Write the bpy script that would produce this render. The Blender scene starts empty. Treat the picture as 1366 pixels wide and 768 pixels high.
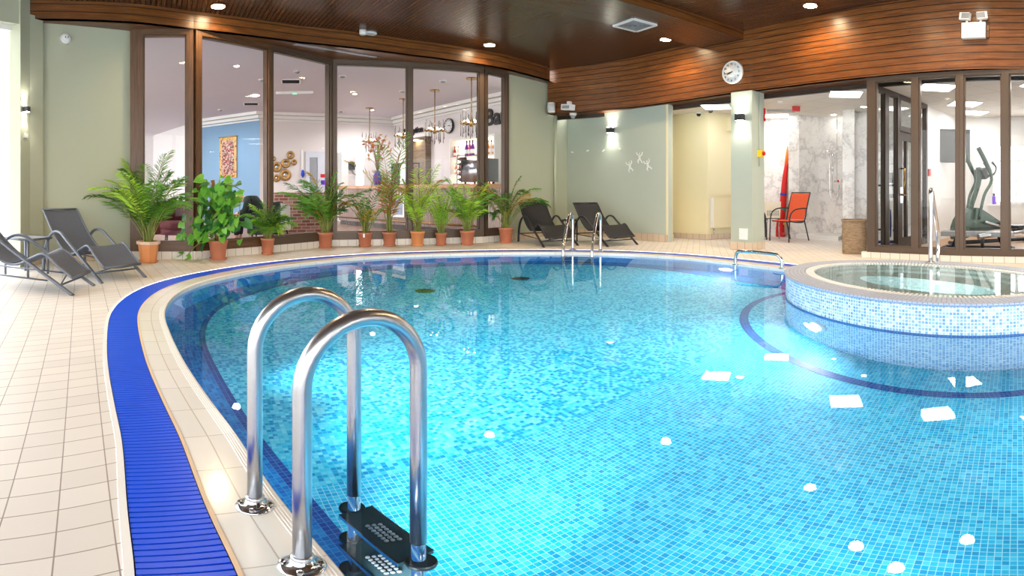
import bpy, math, random
from math import sin, cos, tan, atan, atan2, pi, sqrt, radians
from mathutils import Vector, Matrix
from mathutils.geometry import tessellate_polygon
random.seed(7)
S = bpy.context.scene
COL = S.collection

# ---------------------------------------------------------------- survey helpers
# The photograph is a wide stitched panorama: column = bearing, row = angle below / above eye level.
F_, CX_, HY_, HC = 700.0, 683.0, 255.0, 1.05
def az(x): return (x - CX_) / F_
def P(x, y, z=0.0):
    d = (HC - z) / tan((y - HY_) / F_)
    return Vector((d * sin(az(x)), d * cos(az(x)), z))
def Q(x, d, z=0.0):
    return Vector((d * sin(az(x)), d * cos(az(x)), z))
def ZD(y, d): return HC - d * tan((y - HY_) / F_)
def hd(p): return sqrt(p[0] ** 2 + p[1] ** 2)
def on(A, B, x, z=0.0):
    """where the plan line A-B is crossed by the bearing of column x"""
    a = az(x); s, c = sin(a), cos(a)
    dx, dy = B[0] - A[0], B[1] - A[1]
    t = (A[1] * s - A[0] * c) / (dx * c - dy * s)
    return Vector((A[0] + t * dx, A[1] + t * dy, z))

# ---------------------------------------------------------------- mesh builder
class MB:
    def __init__(s): s.v = []; s.f = []; s.uv = []; s.mi = []; s.m = 0; s.smooth = []; s.sm = False
    def face(s, idx, uv=None):
        s.f.append(tuple(idx)); s.uv.append(uv); s.mi.append(s.m); s.smooth.append(s.sm)
    def add(s, vs):
        n = len(s.v); s.v.extend([tuple(v) for v in vs]); return n
    def poly(s, vs, uv=None):
        n = s.add(vs); s.face(range(n, n + len(vs)), uv); return s
    def hexa(s, p):   # 8 points: bottom 4 ccw, top 4 ccw
        n = s.add(p)
        for f in ((3, 2, 1, 0), (4, 5, 6, 7), (0, 1, 5, 4), (1, 2, 6, 5), (2, 3, 7, 6), (3, 0, 4, 7)):
            s.face([n + i for i in f])
        return s
    def box(s, c, d, rz=0.0, rx=0.0, ry=0.0):
        R = Matrix.Rotation(rz, 3, 'Z') @ Matrix.Rotation(ry, 3, 'Y') @ Matrix.Rotation(rx, 3, 'X')
        c = Vector(c); x, y, z = d[0] / 2, d[1] / 2, d[2] / 2
        return s.hexa([c + R @ Vector(q) for q in ((-x, -y, -z), (x, -y, -z), (x, y, -z), (-x, y, -z), (-x, -y, z), (x, -y, z), (x, y, z), (-x, y, z))])
    def b2(s, lo, hi):
        return s.box([(a + b) / 2 for a, b in zip(lo, hi)], [abs(b - a) for a, b in zip(lo, hi)])
    def bar(s, a, b, w, h, up=(0, 0, 1)):
        a = Vector(a); b = Vector(b); t = (b - a).normalized(); u = Vector(up)
        if abs(t.dot(u)) > .98: u = Vector((1, 0, 0))
        r = t.cross(u).normalized(); u = r.cross(t)
        q = []
        for c in (a, b): q += [c - r * w / 2 - u * h / 2, c + r * w / 2 - u * h / 2, c + r * w / 2 + u * h / 2, c - r * w / 2 + u * h / 2]
        return s.hexa([q[0], q[4], q[5], q[1], q[3], q[7], q[6], q[2]])
    def tube(s, path, r, n=10, closed=False, flat=None, caps=True):
        p = [Vector(q) for q in path]; N = len(p)
        rr = r if isinstance(r, (list, tuple)) else [r] * N
        T = []
        for i in range(N):
            a = p[i - 1] if (i > 0 or closed) else p[i]; b = p[(i + 1) % N] if (i < N - 1 or closed) else p[i]
            T.append((b - a).normalized())
        u = Vector((0, 0, 1)) if abs(T[0].z) < .9 else Vector((1, 0, 0))
        u = (u - T[0] * u.dot(T[0])).normalized(); base = len(s.v); o = s.sm; s.sm = True
        for i in range(N):
            u = (u - T[i] * u.dot(T[i]))
            u = u.normalized() if u.length > 1e-6 else Vector((1, 0, 0)); w = T[i].cross(u)
            for k in range(n):
                a = 2 * pi * k / n; cu, cw = cos(a) * rr[i], sin(a) * rr[i]
                if flat: cu *= flat[0]; cw *= flat[1]
                s.v.append(tuple(p[i] + u * cu + w * cw))
        for i in range(N if closed else N - 1):
            j = (i + 1) % N
            for k in range(n):
                l = (k + 1) % n
                s.face((base + i * n + k, base + i * n + l, base + j * n + l, base + j * n + k),
                       ((i / 8, k / n), (i / 8, (k + 1) / n), ((i + 1) / 8, (k + 1) / n), ((i + 1) / 8, k / n)))
        s.sm = o
        if not closed and caps:
            s.face([base + k for k in reversed(range(n))]); s.face([base + (N - 1) * n + k for k in range(n)])
        return s
    def lathe(s, prof, c=(0, 0, 0), n=24, axis='Z', sx=1, sy=1, smooth=True):
        """prof: list of (r, h)"""
        c = Vector(c); base = len(s.v); o = s.sm; s.sm = smooth
        for r, h in prof:
            for k in range(n):
                a = 2 * pi * k / n; x, y = r * cos(a) * sx, r * sin(a) * sy
                q = Vector((x, y, h)) if axis == 'Z' else (Vector((x, h, y)) if axis == 'Y' else Vector((h, x, y)))
                s.v.append(tuple(c + q))
        m = len(prof)
        for i in range(m - 1):
            for k in range(n):
                l = (k + 1) % n
                f = (base + i * n + k, base + i * n + l, base + (i + 1) * n + l, base + (i + 1) * n + k)
                s.face(f if axis != 'Y' else f[::-1],
                       None if axis == 'Y' else ((k / n, i / m), ((k + 1) / n, i / m), ((k + 1) / n, (i + 1) / m), (k / n, (i + 1) / m)))
        s.sm = o
        if prof[0][0] > 1e-4: s.face([base + k for k in (reversed(range(n)) if axis != 'Y' else range(n))])
        if prof[-1][0] > 1e-4: s.face([base + (m - 1) * n + k for k in (range(n) if axis != 'Y' else reversed(range(n)))])
        return s
    def ball(s, c, r, n=14, m=8, sc=(1, 1, 1)):
        pr = [(max(r * sin(pi * i / m), 1e-5), -r * cos(pi * i / m) * sc[2]) for i in range(m + 1)]
        return s.lathe(pr, c, n, sx=sc[0], sy=sc[1])
    def prism(s, pts, z0, z1, uvs=1.0):
        """pts ccw plan outline (concave allowed)"""
        P3 = [Vector((p[0], p[1], 0)) for p in pts]; n = len(P3); b = s.add([(p.x, p.y, z0) for p in P3]); t = s.add([(p.x, p.y, z1) for p in P3])
        for tri in tessellate_polygon([P3]):
            a = [P3[i] for i in tri]; ccw = (a[1] - a[0]).cross(a[2] - a[0]).z > 0
            tr = tri if ccw else tri[::-1]
            s.face([t + i for i in tr], [(P3[i].x, P3[i].y) for i in tr]); s.face([b + i for i in tr[::-1]], [(P3[i].x, P3[i].y) for i in tr[::-1]])
        L = 0
        for i in range(n):
            j = (i + 1) % n; d = (P3[j] - P3[i]).length
            s.face((b + i, b + j, t + j, t + i), ((L, z0), (L + d, z0), (L + d, z1), (L, z1))); L += d
        return s
    def flat(s, outer, z, hole=None, flip=False, uvd=None):
        """a plan polygon at height z (number or function), optional hole; uv = plan coords along uvd"""
        loops = [[Vector((p[0], p[1], 0)) for p in outer]] + ([[Vector((p[0], p[1], 0)) for p in hole]] if hole else [])
        al = [p for l in loops for p in l]; zf = z if callable(z) else (lambda x, y: z)
        b = s.add([(p.x, p.y, zf(p.x, p.y)) for p in al])
        for tri in tessellate_polygon(loops):
            a = [al[i] for i in tri]; ccw = (a[1] - a[0]).cross(a[2] - a[0]).z > 0
            tr = tri if ccw != flip else tri[::-1]
            if uvd: dx, dy = uvd; uv = [(al[i].x * dx + al[i].y * dy, -al[i].x * dy + al[i].y * dx) for i in tr]
            else: uv = [(al[i].x, al[i].y) for i in tr]
            s.face([b + i for i in tr], uv)
        return s
    def strip(s, A, B, uvv=(0, 1), closed=False, sm=False, u0=0.0):
        """quads between polylines A (v=uvv[0]) and B (v=uvv[1]); u = running length"""
        n = len(A); a = s.add(A); b = s.add(B); L = u0; o = s.sm; s.sm = sm
        for i in range(n if closed else n - 1):
            j = (i + 1) % n; d = (Vector(A[j]) - Vector(A[i])).length
            s.face((a + i, a + j, b + j, b + i), ((L, uvv[0]), (L + d, uvv[0]), (L + d, uvv[1]), (L, uvv[1]))); L += d
        s.sm = o
        return s
    def wall(s, pts, z0, z1, th=0.12, closed=False):
        """upright wall along a plan polyline; front face is the side to the right of travel... thickness goes left of travel"""
        p = [Vector((q[0], q[1], 0)) for q in pts]; n = len(p); O = []
        for i in range(n):
            a = p[max(i - 1, 0)]; b = p[min(i + 1, n - 1)]; t = (b - a).normalized(); O.append(p[i] + Vector((-t.y, t.x, 0)) * th)
        z0f = z0 if callable(z0) else (lambda x, y: z0); z1f = z1 if callable(z1) else (lambda x, y: z1)
        up = lambda l, zf: [(q.x, q.y, zf(q.x, q.y)) for q in l]
        L = 0; b0 = s.add(up(p, z0f)); b1 = s.add(up(p, z1f)); c0 = s.add(up(O, z0f)); c1 = s.add(up(O, z1f))
        for i in range(n - 1):
            j = i + 1; d = (p[j] - p[i]).length; za, zb = z0f(*p[i].xy), z1f(*p[i].xy); zc, zd = z0f(*p[j].xy), z1f(*p[j].xy)
            s.face((b0 + i, b0 + j, b1 + j, b1 + i), ((L, za), (L + d, zc), (L + d, zd), (L, zb)))
            s.face((c0 + j, c0 + i, c1 + i, c1 + j), ((L + d, zc), (L, za), (L, zb), (L + d, zd)))
            s.face((b1 + i, b1 + j, c1 + j, c1 + i), ((L, 0), (L + d, 0), (L + d, th), (L, th)))
            s.face((b0 + j, b0 + i, c0 + i, c0 + j), ((L + d, 0), (L, 0), (L, th), (L + d, th))); L += d
        s.face((b0, b1, c1, c0), ((0, 0), (0, 3), (th, 3), (th, 0))); k = n - 1
        s.face((b0 + k, c0 + k, c1 + k, b1 + k), ((0, 0), (th, 0), (th, 3), (0, 3)))
        return s

SPLIT = {'hour_marks': 'hour_mark', 'feet': 'foot', 'bulbs': 'bulb', 'side_panel': 'side_panel', 'supports': 'support', 'tread_edge': 'tread_edge', 'cross_bars': 'cross_bar', 'ears': 'ear', 'eyes': 'eye', 'foot': 'foot', 'louvres': 'louvre', 'blades': 'blade', 'printed_lines': 'printed_mark', 'lens': 'lens', 'petals': 'petal', 'led_eyes': 'led_eye', 'hanging_feet': 'foot', 'end_posts': 'post', 'brackets': 'bracket', 'lens_pair': 'lens'}
def islands(mb):
    par = list(range(len(mb.v)))
    def find(i):
        while par[i] != i: par[i] = par[par[i]]; i = par[i]
        return i
    for f in mb.f:
        for k in f[1:]: par[find(k)] = find(f[0])
    out = {}
    for i, f in enumerate(mb.f):
        m = out.setdefault(find(f[0]), (MB(), {}))
        q, mp = m
        for k in f:
            if k not in mp: mp[k] = len(q.v); q.v.append(mb.v[k])
        q.f.append(tuple(mp[k] for k in f)); q.uv.append(mb.uv[i]); q.mi.append(mb.mi[i]); q.smooth.append(mb.smooth[i])
    return [m[0] for m in out.values()]
def obj(name, mb, mat, parent=None, label=None):
    if name in SPLIT and parent:
        parts = islands(mb)
        if len(parts) > 1:
            for p_ in parts: o = obj('_one', p_, mat, parent); o.name = SPLIT[name]; o.data.name = SPLIT[name]
            return o
    me = bpy.data.meshes.new(name); me.from_pydata(mb.v, [], mb.f)
    mats = mat if isinstance(mat, (list, tuple)) else [mat]
    for m in mats: me.materials.append(m)
    uvl = me.uv_layers.new(name='UVMap').data
    li = 0
    for pi_, f in enumerate(mb.f):
        uv = mb.uv[pi_]
        for k in range(len(f)):
            if uv: uvl[li].uv = uv[k]
            else: v = mb.v[f[k]]; uvl[li].uv = (v[0] + v[1], v[2])
            li += 1
    me.polygons.foreach_set('material_index', mb.mi); me.polygons.foreach_set('use_smooth', mb.smooth)
    me.update()
    o = bpy.data.objects.new(name, me); COL.objects.link(o)
    if parent: o.parent = parent
    if label: o['label'] = label
    return o
def tag(o, label, cat, group=None, kind=None):
    o['label'] = label; o['category'] = cat
    if group: o['group'] = group
    if kind: o['kind'] = kind
    return o
def thing(name, label, cat, loc=(0, 0, 0), rz=0.0, group=None):
    o = bpy.data.objects.new(name, None); COL.objects.link(o); o.empty_display_size = .1
    o.location = loc; o.rotation_euler = (0, 0, rz); return tag(o, label, cat, group)
def struct(name, mb, mat, parent=None, label=None, cat=None):
    o = obj(name, mb, mat, parent)
    if not parent:
        o['kind'] = 'structure'
        if label: o['label'] = label
        if cat: o['category'] = cat
    return o
def copy_tree(o, parent=None):
    c = o.copy(); COL.objects.link(c); c.parent = parent
    for ch in list(o.children): copy_tree(ch, c)
    return c
def crom(pts, n=8, closed=False):
    p = [Vector(q) for q in pts]; N = len(p); out = []
    for i in range(N if closed else N - 1):
        a = p[(i - 1) % N] if (closed or i > 0) else p[i]; b = p[i]; c = p[(i + 1) % N]; d = p[(i + 2) % N] if (closed or i < N - 2) else p[min(i + 1, N - 1)]
        for k in range(n):
            t = k / n
            out.append(.5 * ((2 * b) + (c - a) * t + (2 * a - 5 * b + 4 * c - d) * t * t + (3 * b - a - 3 * c + d) * t ** 3))
    if not closed: out.append(p[-1])
    return out

# ---------------------------------------------------------------- materials
def srgb(r, g, b):
    f = lambda c: (c / 255 / 12.92) if c / 255 <= .04045 else ((c / 255 + .055) / 1.055) ** 2.4
    return (f(r), f(g), f(b), 1)
class NT:
    def __init__(s, name):
        s.mat = bpy.data.materials.new(name); s.mat.use_nodes = True; s.t = s.mat.node_tree; s.t.nodes.clear()
        s.out = s.n('ShaderNodeOutputMaterial')
    def n(s, typ, **kw):
        nd = s.t.nodes.new(typ)
        for k, v in kw.items():
            if k.startswith('i_'):
                key = k[2:].replace('_', ' ')
                nd.inputs[key].default_value = v
            else: setattr(nd, k, v)
        return nd
    def l(s, a, b): s.t.links.new(a, b)
    def math(s, op, a, b=None, c=None):
        nd = s.n('ShaderNodeMath', operation=op)
        for i, q in enumerate((a, b, c)):
            if q is None: continue
            if isinstance(q, (int, float)): nd.inputs[i].default_value = q
            else: s.l(q, nd.inputs[i])
        return nd.outputs[0]
    def mix(s, fac, a, b):
        nd = s.n('ShaderNodeMix', data_type='RGBA')
        for i, q in ((0, fac), (6, a), (7, b)):
            if isinstance(q, (int, float, tuple)): nd.inputs[i].default_value = q
            else: s.l(q, nd.inputs[i])
        return nd.outputs[2]
    def bsdf(s, col, rough=.5, metal=0.0, spec=.5, **kw):
        b = s.n('ShaderNodeBsdfPrincipled'); 
        for k, q in (('Base Color', col), ('Roughness', rough)):
            if isinstance(q, (int, float, tuple)): b.inputs[k].default_value = q
            else: s.l(q, b.inputs[k])
        b.inputs['Metallic'].default_value = metal; b.inputs['Specular IOR Level'].default_value = spec
        for k, v in kw.items(): b.inputs[k.replace('_', ' ')].default_value = v
        s.l(b.outputs[0], s.out.inputs[0]); return b
    def bump(s, b, h, strength=.3, dist=.01):
        nd = s.n('ShaderNodeBump'); nd.inputs['Strength'].default_value = strength; nd.inputs['Distance'].default_value = dist
        s.l(h, nd.inputs['Height']); s.l(nd.outputs[0], b.inputs['Normal'])
    def uv(s):
        t = s.n('ShaderNodeTexCoord'); sp = s.n('ShaderNodeSeparateXYZ'); s.l(t.outputs['UV'], sp.inputs[0]); return sp.outputs[0], sp.outputs[1]
    def pos(s):
        t = s.n('ShaderNodeNewGeometry'); sp = s.n('ShaderNodeSeparateXYZ'); s.l(t.outputs['Position'], sp.inputs[0]); return sp.outputs[0], sp.outputs[1], sp.outputs[2]
    def xyz(s, a, b, c=0.0):
        nd = s.n('ShaderNodeCombineXYZ')
        for i, q in enumerate((a, b, c)):
            if isinstance(q, (int, float)): nd.inputs[i].default_value = q
            else: s.l(q, nd.inputs[i])
        return nd.outputs[0]
    def noise(s, vec, scale=5, detail=3, rough=.5):
        nd = s.n('ShaderNodeTexNoise'); nd.inputs['Scale'].default_value = scale; nd.inputs['Detail'].default_value = detail; nd.inputs['Roughness'].default_value = rough
        if vec is not None: s.l(vec, nd.inputs['Vector'])
        return nd.outputs[0]
    def white(s, vec):
        nd = s.n('ShaderNodeTexWhiteNoise', noise_dimensions='3D'); s.l(vec, nd.inputs['Vector']); return nd.outputs[0]
    def ramp(s, fac, stops):
        nd = s.n('ShaderNodeValToRGB'); s.l(fac, nd.inputs[0]); e = nd.color_ramp.elements
        while len(e) < len(stops): e.new(.5)
        for q, (p_, c_) in zip(e, stops): q.position = p_; q.color = c_
        return nd.outputs[0]
_pm = {}
def plain(name, col, rough=.5, metal=0.0, var=.06, scale=6, **kw):
    """a painted/plastic/metal surface with faint procedural variation"""
    if name in _pm: return _pm[name]
    t = NT(name); tc = t.n('ShaderNodeTexCoord'); nz = t.noise(tc.outputs['Object'], scale, 3)
    d = tuple(max(0, c * (1 - var)) for c in col[:3]) + (1,); l = tuple(min(1, c * (1 + var)) for c in col[:3]) + (1,)
    b = t.bsdf(t.mix(nz, d, l), rough, metal, **kw); _pm[name] = t.mat; return t.mat
def emis(name, col, strength):
    t = NT(name); e = t.n('ShaderNodeEmission'); e.inputs[0].default_value = col; e.inputs[1].default_value = strength
    t.l(e.outputs[0], t.out.inputs[0]); return t.mat
def wood(name, board, dark, mid, light, groove=.06, rough=.35, grain=1.0, gstr=.5, knots=True):
    """boards run along u, stacked along v"""
    t = NT(name); u, v = t.uv(); q = t.math('DIVIDE', v, board); i = t.math('FLOOR', q); f = t.math('FRACT', q)
    rnd = t.white(t.xyz(i, 3.3, 1.7)); uo = t.math('ADD', u, t.math('MULTIPLY', rnd, 37.0))
    g = t.noise(t.xyz(t.math('MULTIPLY', uo, 1.6 * grain), t.math('MULTIPLY', v, 26.0 * grain), rnd), 1.6, 5, .62)
    c = t.ramp(g, [(.25, dark), (.5, mid), (.75, light)])
    c = t.mix(t.math('MULTIPLY', rnd, .45), c, dark)
    if knots:
        k = t.n('ShaderNodeTexVoronoi', feature='F1'); k.inputs['Scale'].default_value = 1.0
        t.l(t.xyz(t.math('MULTIPLY', uo, 2.6), t.math('MULTIPLY', i, 5.13), 0), k.inputs['Vector'])
        yy = t.math('ABSOLUTE', t.math('SUBTRACT', f, .5))
        kk = t.math('ADD', k.outputs['Distance'], t.math('MULTIPLY', yy, .5))
        kf = t.math('LESS_THAN', kk, .09); c = t.mix(t.math('MULTIPLY', kf, .6), c, tuple(x * .3 for x in dark[:3]) + (1,))
    e = t.math('LESS_THAN', t.math('MINIMUM', f, t.math('SUBTRACT', 1.0, f)), groove)
    c = t.mix(e, c, tuple(x * .22 for x in dark[:3]) + (1,))
    b = t.bsdf(c, rough, 0, .5)
    h = t.math('SUBTRACT', t.math('MULTIPLY', g, .08), t.math('MULTIPLY', e, 1.0)); t.bump(b, h, gstr, .006)
    return t.mat
def tiles(name, w, h, base, grout, g=.03, var=.06, rough=.3, offset=False, bump=.4, extra=None, clear=None):
    """grid of tiles w x h metres in UV, or a custom (u,v) pair built by extra(t)"""
    t = NT(name)
    u, v = extra(t) if extra else t.uv()
    qu, qv = t.math('DIVIDE', u, w), t.math('DIVIDE', v, h)
    if offset: qu = t.math('ADD', qu, t.math('MULTIPLY', t.math('MODULO', t.math('FLOOR', qv), 2.0), .5))
    fu, fv = t.math('FRACT', qu), t.math('FRACT', qv)
    rnd = t.white(t.xyz(t.math('FLOOR', qu), t.math('FLOOR', qv), .5))
    eu = t.math('MINIMUM', fu, t.math('SUBTRACT', 1.0, fu)); ev = t.math('MINIMUM', fv, t.math('SUBTRACT', 1.0, fv))
    gu, gv = (g, g * w / h)
    e = t.math('MAXIMUM', t.math('LESS_THAN', eu, gu), t.math('LESS_THAN', ev, gv))
    if isinstance(base, list): c = t.ramp(rnd, base)
    else:
        d = tuple(x * (1 - var) for x in base[:3]) + (1,); l = tuple(min(1, x * (1 + var)) for x in base[:3]) + (1,); c = t.mix(rnd, d, l)
    tc = t.n('ShaderNodeTexCoord'); nz = t.noise(tc.outputs['Object'], 2.2, 4, .6)
    c = t.mix(t.math('MULTIPLY', nz, .12), c, tuple(x * .75 for x in grout[:3]) + (1,))
    c = t.mix(e, c, grout)
    b = t.bsdf(c, rough); t.bump(b, t.math('SUBTRACT', 1.0, e), bump, .002)
    return t.mat
def glass_pane(name, tint=(1, 1, 1, 1), ior=1.45, rough=0.0):
    t = NT(name); tr = t.n('ShaderNodeBsdfTransparent'); tr.inputs[0].default_value = tint
    gl = t.n('ShaderNodeBsdfGlossy'); gl.inputs['Roughness'].default_value = rough; fr = t.n('ShaderNodeFresnel'); fr.inputs[0].default_value = ior
    mx = t.n('ShaderNodeMixShader'); t.l(fr.outputs[0], mx.inputs[0]); t.l(tr.outputs[0], mx.inputs[1]); t.l(gl.outputs[0], mx.inputs[2]); t.l(mx.outputs[0], t.out.inputs[0])
    return t.mat
def leafmat(name, col, col2, rough=.38):
    t = NT(name); tc = t.n('ShaderNodeTexCoord'); nz = t.noise(tc.outputs['Object'], 7, 2)
    c = t.mix(nz, col, col2); b = t.n('ShaderNodeBsdfPrincipled'); t.l(c, b.inputs['Base Color']); b.inputs['Roughness'].default_value = rough
    tl = t.n('ShaderNodeBsdfTranslucent'); t.l(c, tl.inputs[0]); mx = t.n('ShaderNodeMixShader'); mx.inputs[0].default_value = .3
    t.l(b.outputs[0], mx.inputs[1]); t.l(tl.outputs[0], mx.inputs[2]); t.l(mx.outputs[0], t.out.inputs[0]); return t.mat

M = {}
M['sage'] = plain('sage_wall_paint', srgb(184, 188, 166), .6, var=.03, scale=1.2)
M['sage_grey'] = plain('sage_grey_paint', srgb(178, 188, 176), .55, var=.03, scale=1.2)
M['cream'] = plain('cream_wall_paint', srgb(226, 216, 178), .6, var=.03, scale=1)
M['white'] = plain('white_wall_paint', srgb(236, 234, 232), .6, var=.02, scale=1)
M['lounge_white'] = plain('lounge_white_paint', srgb(226, 220, 220), .6, var=.02, scale=1)
M['lounge_ceiling'] = plain('lounge_ceiling_paint', srgb(206, 198, 206), .6, var=.02, scale=1)
M['blue'] = plain('blue_wall_paint', srgb(112, 150, 184), .55, var=.04, scale=1)
M['wood_wall'] = wood('pine_cladding', .115, srgb(82, 46, 22), srgb(128, 76, 36), srgb(160, 102, 52), .06, .3, gstr=.7)
M['wood_ceiling'] = wood('stained_ceiling_boards', .075, srgb(60, 36, 22), srgb(92, 56, 34), srgb(122, 80, 50), .13, .24, gstr=.9, knots=False)
M['wood_beam'] = wood('stained_beam_boards', .12, srgb(72, 40, 18), srgb(112, 66, 28), srgb(142, 90, 42), .06, .3, gstr=.5)
M['frame'] = plain('bronze_window_frame', srgb(88, 72, 60), .4, .3, var=.08)
M['frame_dark'] = plain('dark_bronze_frame', srgb(64, 50, 44), .4, .3, var=.08)
M['frame_wood'] = wood('brown_wood_frame', .3, srgb(66, 44, 28), srgb(96, 66, 42), srgb(120, 84, 54), .0, .4, knots=False)
M['steel'] = plain('polished_steel', srgb(206, 208, 212), .12, 1.0, var=.02, scale=30)
M['steel_brushed'] = plain('brushed_steel', srgb(190, 192, 198), .28, 1.0, var=.05, scale=60)
M['chrome'] = plain('chrome', srgb(225, 225, 228), .06, 1.0, var=.01)
M['brass'] = plain('brass', srgb(176, 140, 84), .25, 1.0)
M['gold'] = plain('gold_leaf', srgb(178, 142, 92), .38, .9, var=.15, scale=25)
M['black'] = plain('black_plastic', srgb(24, 24, 26), .4)
M['dark'] = plain('dark_grey_metal', srgb(62, 64, 70), .38, .4)
M['white_plastic'] = plain('white_plastic', srgb(236, 236, 236), .35, var=.01)
M['grey_plastic'] = plain('grey_plastic', srgb(150, 152, 156), .4)
M['red'] = plain('red_plastic', srgb(200, 24, 26), .4)
M['red_fabric'] = plain('red_fabric', srgb(208, 26, 28), .7, var=.15)
M['orange_fabric'] = plain('orange_sling_fabric', srgb(226, 92, 52), .7, var=.1, scale=20)
M['yellow'] = plain('yellow_plastic', srgb(240, 200, 30), .4)
M['blue_strap'] = plain('blue_strap', srgb(30, 60, 190), .5)
M['teal'] = plain('teal_strap', srgb(20, 130, 110), .5)
M['purple'] = plain('purple_plastic', srgb(120, 60, 220), .35)
M['grey_sling'] = plain('grey_sling_mesh', srgb(88, 94, 108), .75, var=.12, scale=40)
M['black_sling'] = plain('black_sling_mesh', srgb(34, 34, 38), .7, var=.15, scale=40)
M['grey_frame'] = plain('grey_powder_coated_metal', srgb(104, 112, 126), .4, .4)
M['black_frame'] = plain('black_powder_coated_metal', srgb(52, 54, 60), .4, .4)
M['terracotta'] = plain('terracotta', srgb(196, 122, 92), .75, var=.12, scale=9)
M['terracotta_light'] = plain('light_terracotta', srgb(226, 150, 96), .65, var=.1, scale=9)
M['terracotta_rim'] = plain('pale_terracotta_rim', srgb(228, 196, 172), .7, var=.06)
M['soil'] = plain('potting_soil', srgb(52, 38, 28), .95, var=.4, scale=60)
M['stem'] = plain('palm_stem', srgb(130, 140, 66), .6, var=.2, scale=14)
M['stem_brown'] = plain('brown_stem', srgb(128, 92, 56), .8, var=.2, scale=14)
M['leaf_green'] = leafmat('palm_leaf_green', srgb(84, 150, 48), srgb(134, 188, 62))
M['leaf_dark'] = leafmat('palm_leaf_dark', srgb(48, 110, 46), srgb(88, 148, 58))
M['leaf_lime'] = leafmat('palm_leaf_lime', srgb(156, 208, 56), srgb(196, 228, 84))
M['leaf_yellow'] = leafmat('palm_leaf_yellow', srgb(206, 180, 60), srgb(190, 140, 50))
M['leaf_red'] = leafmat('palm_leaf_rust', srgb(190, 90, 50), srgb(150, 96, 50))
M['pothos'] = leafmat('climber_leaf', srgb(76, 160, 50), srgb(146, 206, 80), .3)
M['pothos_dark'] = leafmat('climber_leaf_dark', srgb(34, 98, 48), srgb(66, 136, 56), .3)
M['glass'] = glass_pane('clear_glass', (.97, .98, .98, 1), 1.3)
M['glass_smoke'] = glass_pane('gym_glass', (.93, .95, .95, 1), 1.35)
M['clear_acrylic'] = glass_pane('clear_rods', (.9, .9, .88, 1), 1.5)
M['coping'] = tiles('white_coping_tiles', .3, .115, srgb(234, 234, 230), srgb(196, 188, 180), .008, .03, .14)
M['plinth'] = tiles('white_plinth_tiles', .16, .16, srgb(232, 228, 220), srgb(176, 166, 156), .03, .03, .3)
M['skirting'] = tiles('beige_skirting_tiles', .16, .3, srgb(212, 194, 172), srgb(160, 140, 122), .03, .05, .35)
def deck_uv(t):
    x, y, z = t.pos()
    u = t.math('ADD', t.math('MULTIPLY', x, .68), t.math('MULTIPLY', y, .733))
    v = t.math('SUBTRACT', t.math('MULTIPLY', x, .937), t.math('MULTIPLY', y, .35))
    return t.math('ADD', u, .063), v
M['deck'] = tiles('deck_tiles', .153, .1184, srgb(228, 224, 220), srgb(150, 138, 134), .014, .04, .45, extra=deck_uv, bump=.25)
M['deck'].node_tree.nodes.new('ShaderNodeNewGeometry')
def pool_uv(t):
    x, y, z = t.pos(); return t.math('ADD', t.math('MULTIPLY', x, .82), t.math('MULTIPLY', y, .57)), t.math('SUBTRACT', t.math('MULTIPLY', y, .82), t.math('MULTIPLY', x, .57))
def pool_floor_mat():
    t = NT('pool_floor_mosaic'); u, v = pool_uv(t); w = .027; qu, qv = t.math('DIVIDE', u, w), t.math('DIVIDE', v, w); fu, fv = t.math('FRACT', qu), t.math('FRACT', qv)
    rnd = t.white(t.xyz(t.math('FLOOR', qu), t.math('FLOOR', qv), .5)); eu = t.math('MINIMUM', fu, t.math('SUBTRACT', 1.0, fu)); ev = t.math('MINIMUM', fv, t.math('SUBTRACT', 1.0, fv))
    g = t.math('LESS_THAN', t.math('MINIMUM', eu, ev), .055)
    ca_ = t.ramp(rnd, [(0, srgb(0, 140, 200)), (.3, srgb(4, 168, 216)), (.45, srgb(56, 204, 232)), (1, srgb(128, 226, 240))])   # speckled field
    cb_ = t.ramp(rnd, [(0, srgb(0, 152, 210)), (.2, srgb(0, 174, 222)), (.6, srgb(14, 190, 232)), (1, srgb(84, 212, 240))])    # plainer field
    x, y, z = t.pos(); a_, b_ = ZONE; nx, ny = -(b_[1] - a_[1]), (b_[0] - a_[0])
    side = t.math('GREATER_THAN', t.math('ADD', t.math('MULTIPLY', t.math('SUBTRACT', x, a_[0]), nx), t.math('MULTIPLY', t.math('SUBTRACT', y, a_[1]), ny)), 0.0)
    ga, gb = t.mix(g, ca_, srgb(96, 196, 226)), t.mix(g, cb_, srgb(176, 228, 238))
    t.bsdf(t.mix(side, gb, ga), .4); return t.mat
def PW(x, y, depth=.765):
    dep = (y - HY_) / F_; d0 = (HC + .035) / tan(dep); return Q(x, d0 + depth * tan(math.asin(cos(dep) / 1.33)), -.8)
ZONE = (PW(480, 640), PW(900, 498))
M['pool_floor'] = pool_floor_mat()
M['pool_wall'] = tiles('pool_wall_mosaic', .028, .028, [(0, srgb(0, 92, 172)), (.5, srgb(4, 120, 196)), (1, srgb(40, 150, 212))], srgb(90, 170, 214), .035, rough=.4, bump=.1)
M['pool_band'] = tiles('pool_dark_band', .03, .03, [(0, srgb(10, 52, 140)), (1, srgb(30, 90, 170))], srgb(90, 140, 190), .05, rough=.4, bump=.1)
M['tub_tile'] = tiles('tub_mosaic', .026, .026, [(0, srgb(96, 150, 208)), (.35, srgb(128, 176, 224)), (.7, srgb(170, 202, 232)), (1, srgb(206, 222, 238))], srgb(240, 242, 246), .09, rough=.18, bump=.25)
M['tub_rim'] = tiles('tub_rim_stone', .04, .04, srgb(176, 192, 224), srgb(136, 150, 180), .1, .06, .5, bump=.3)
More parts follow.
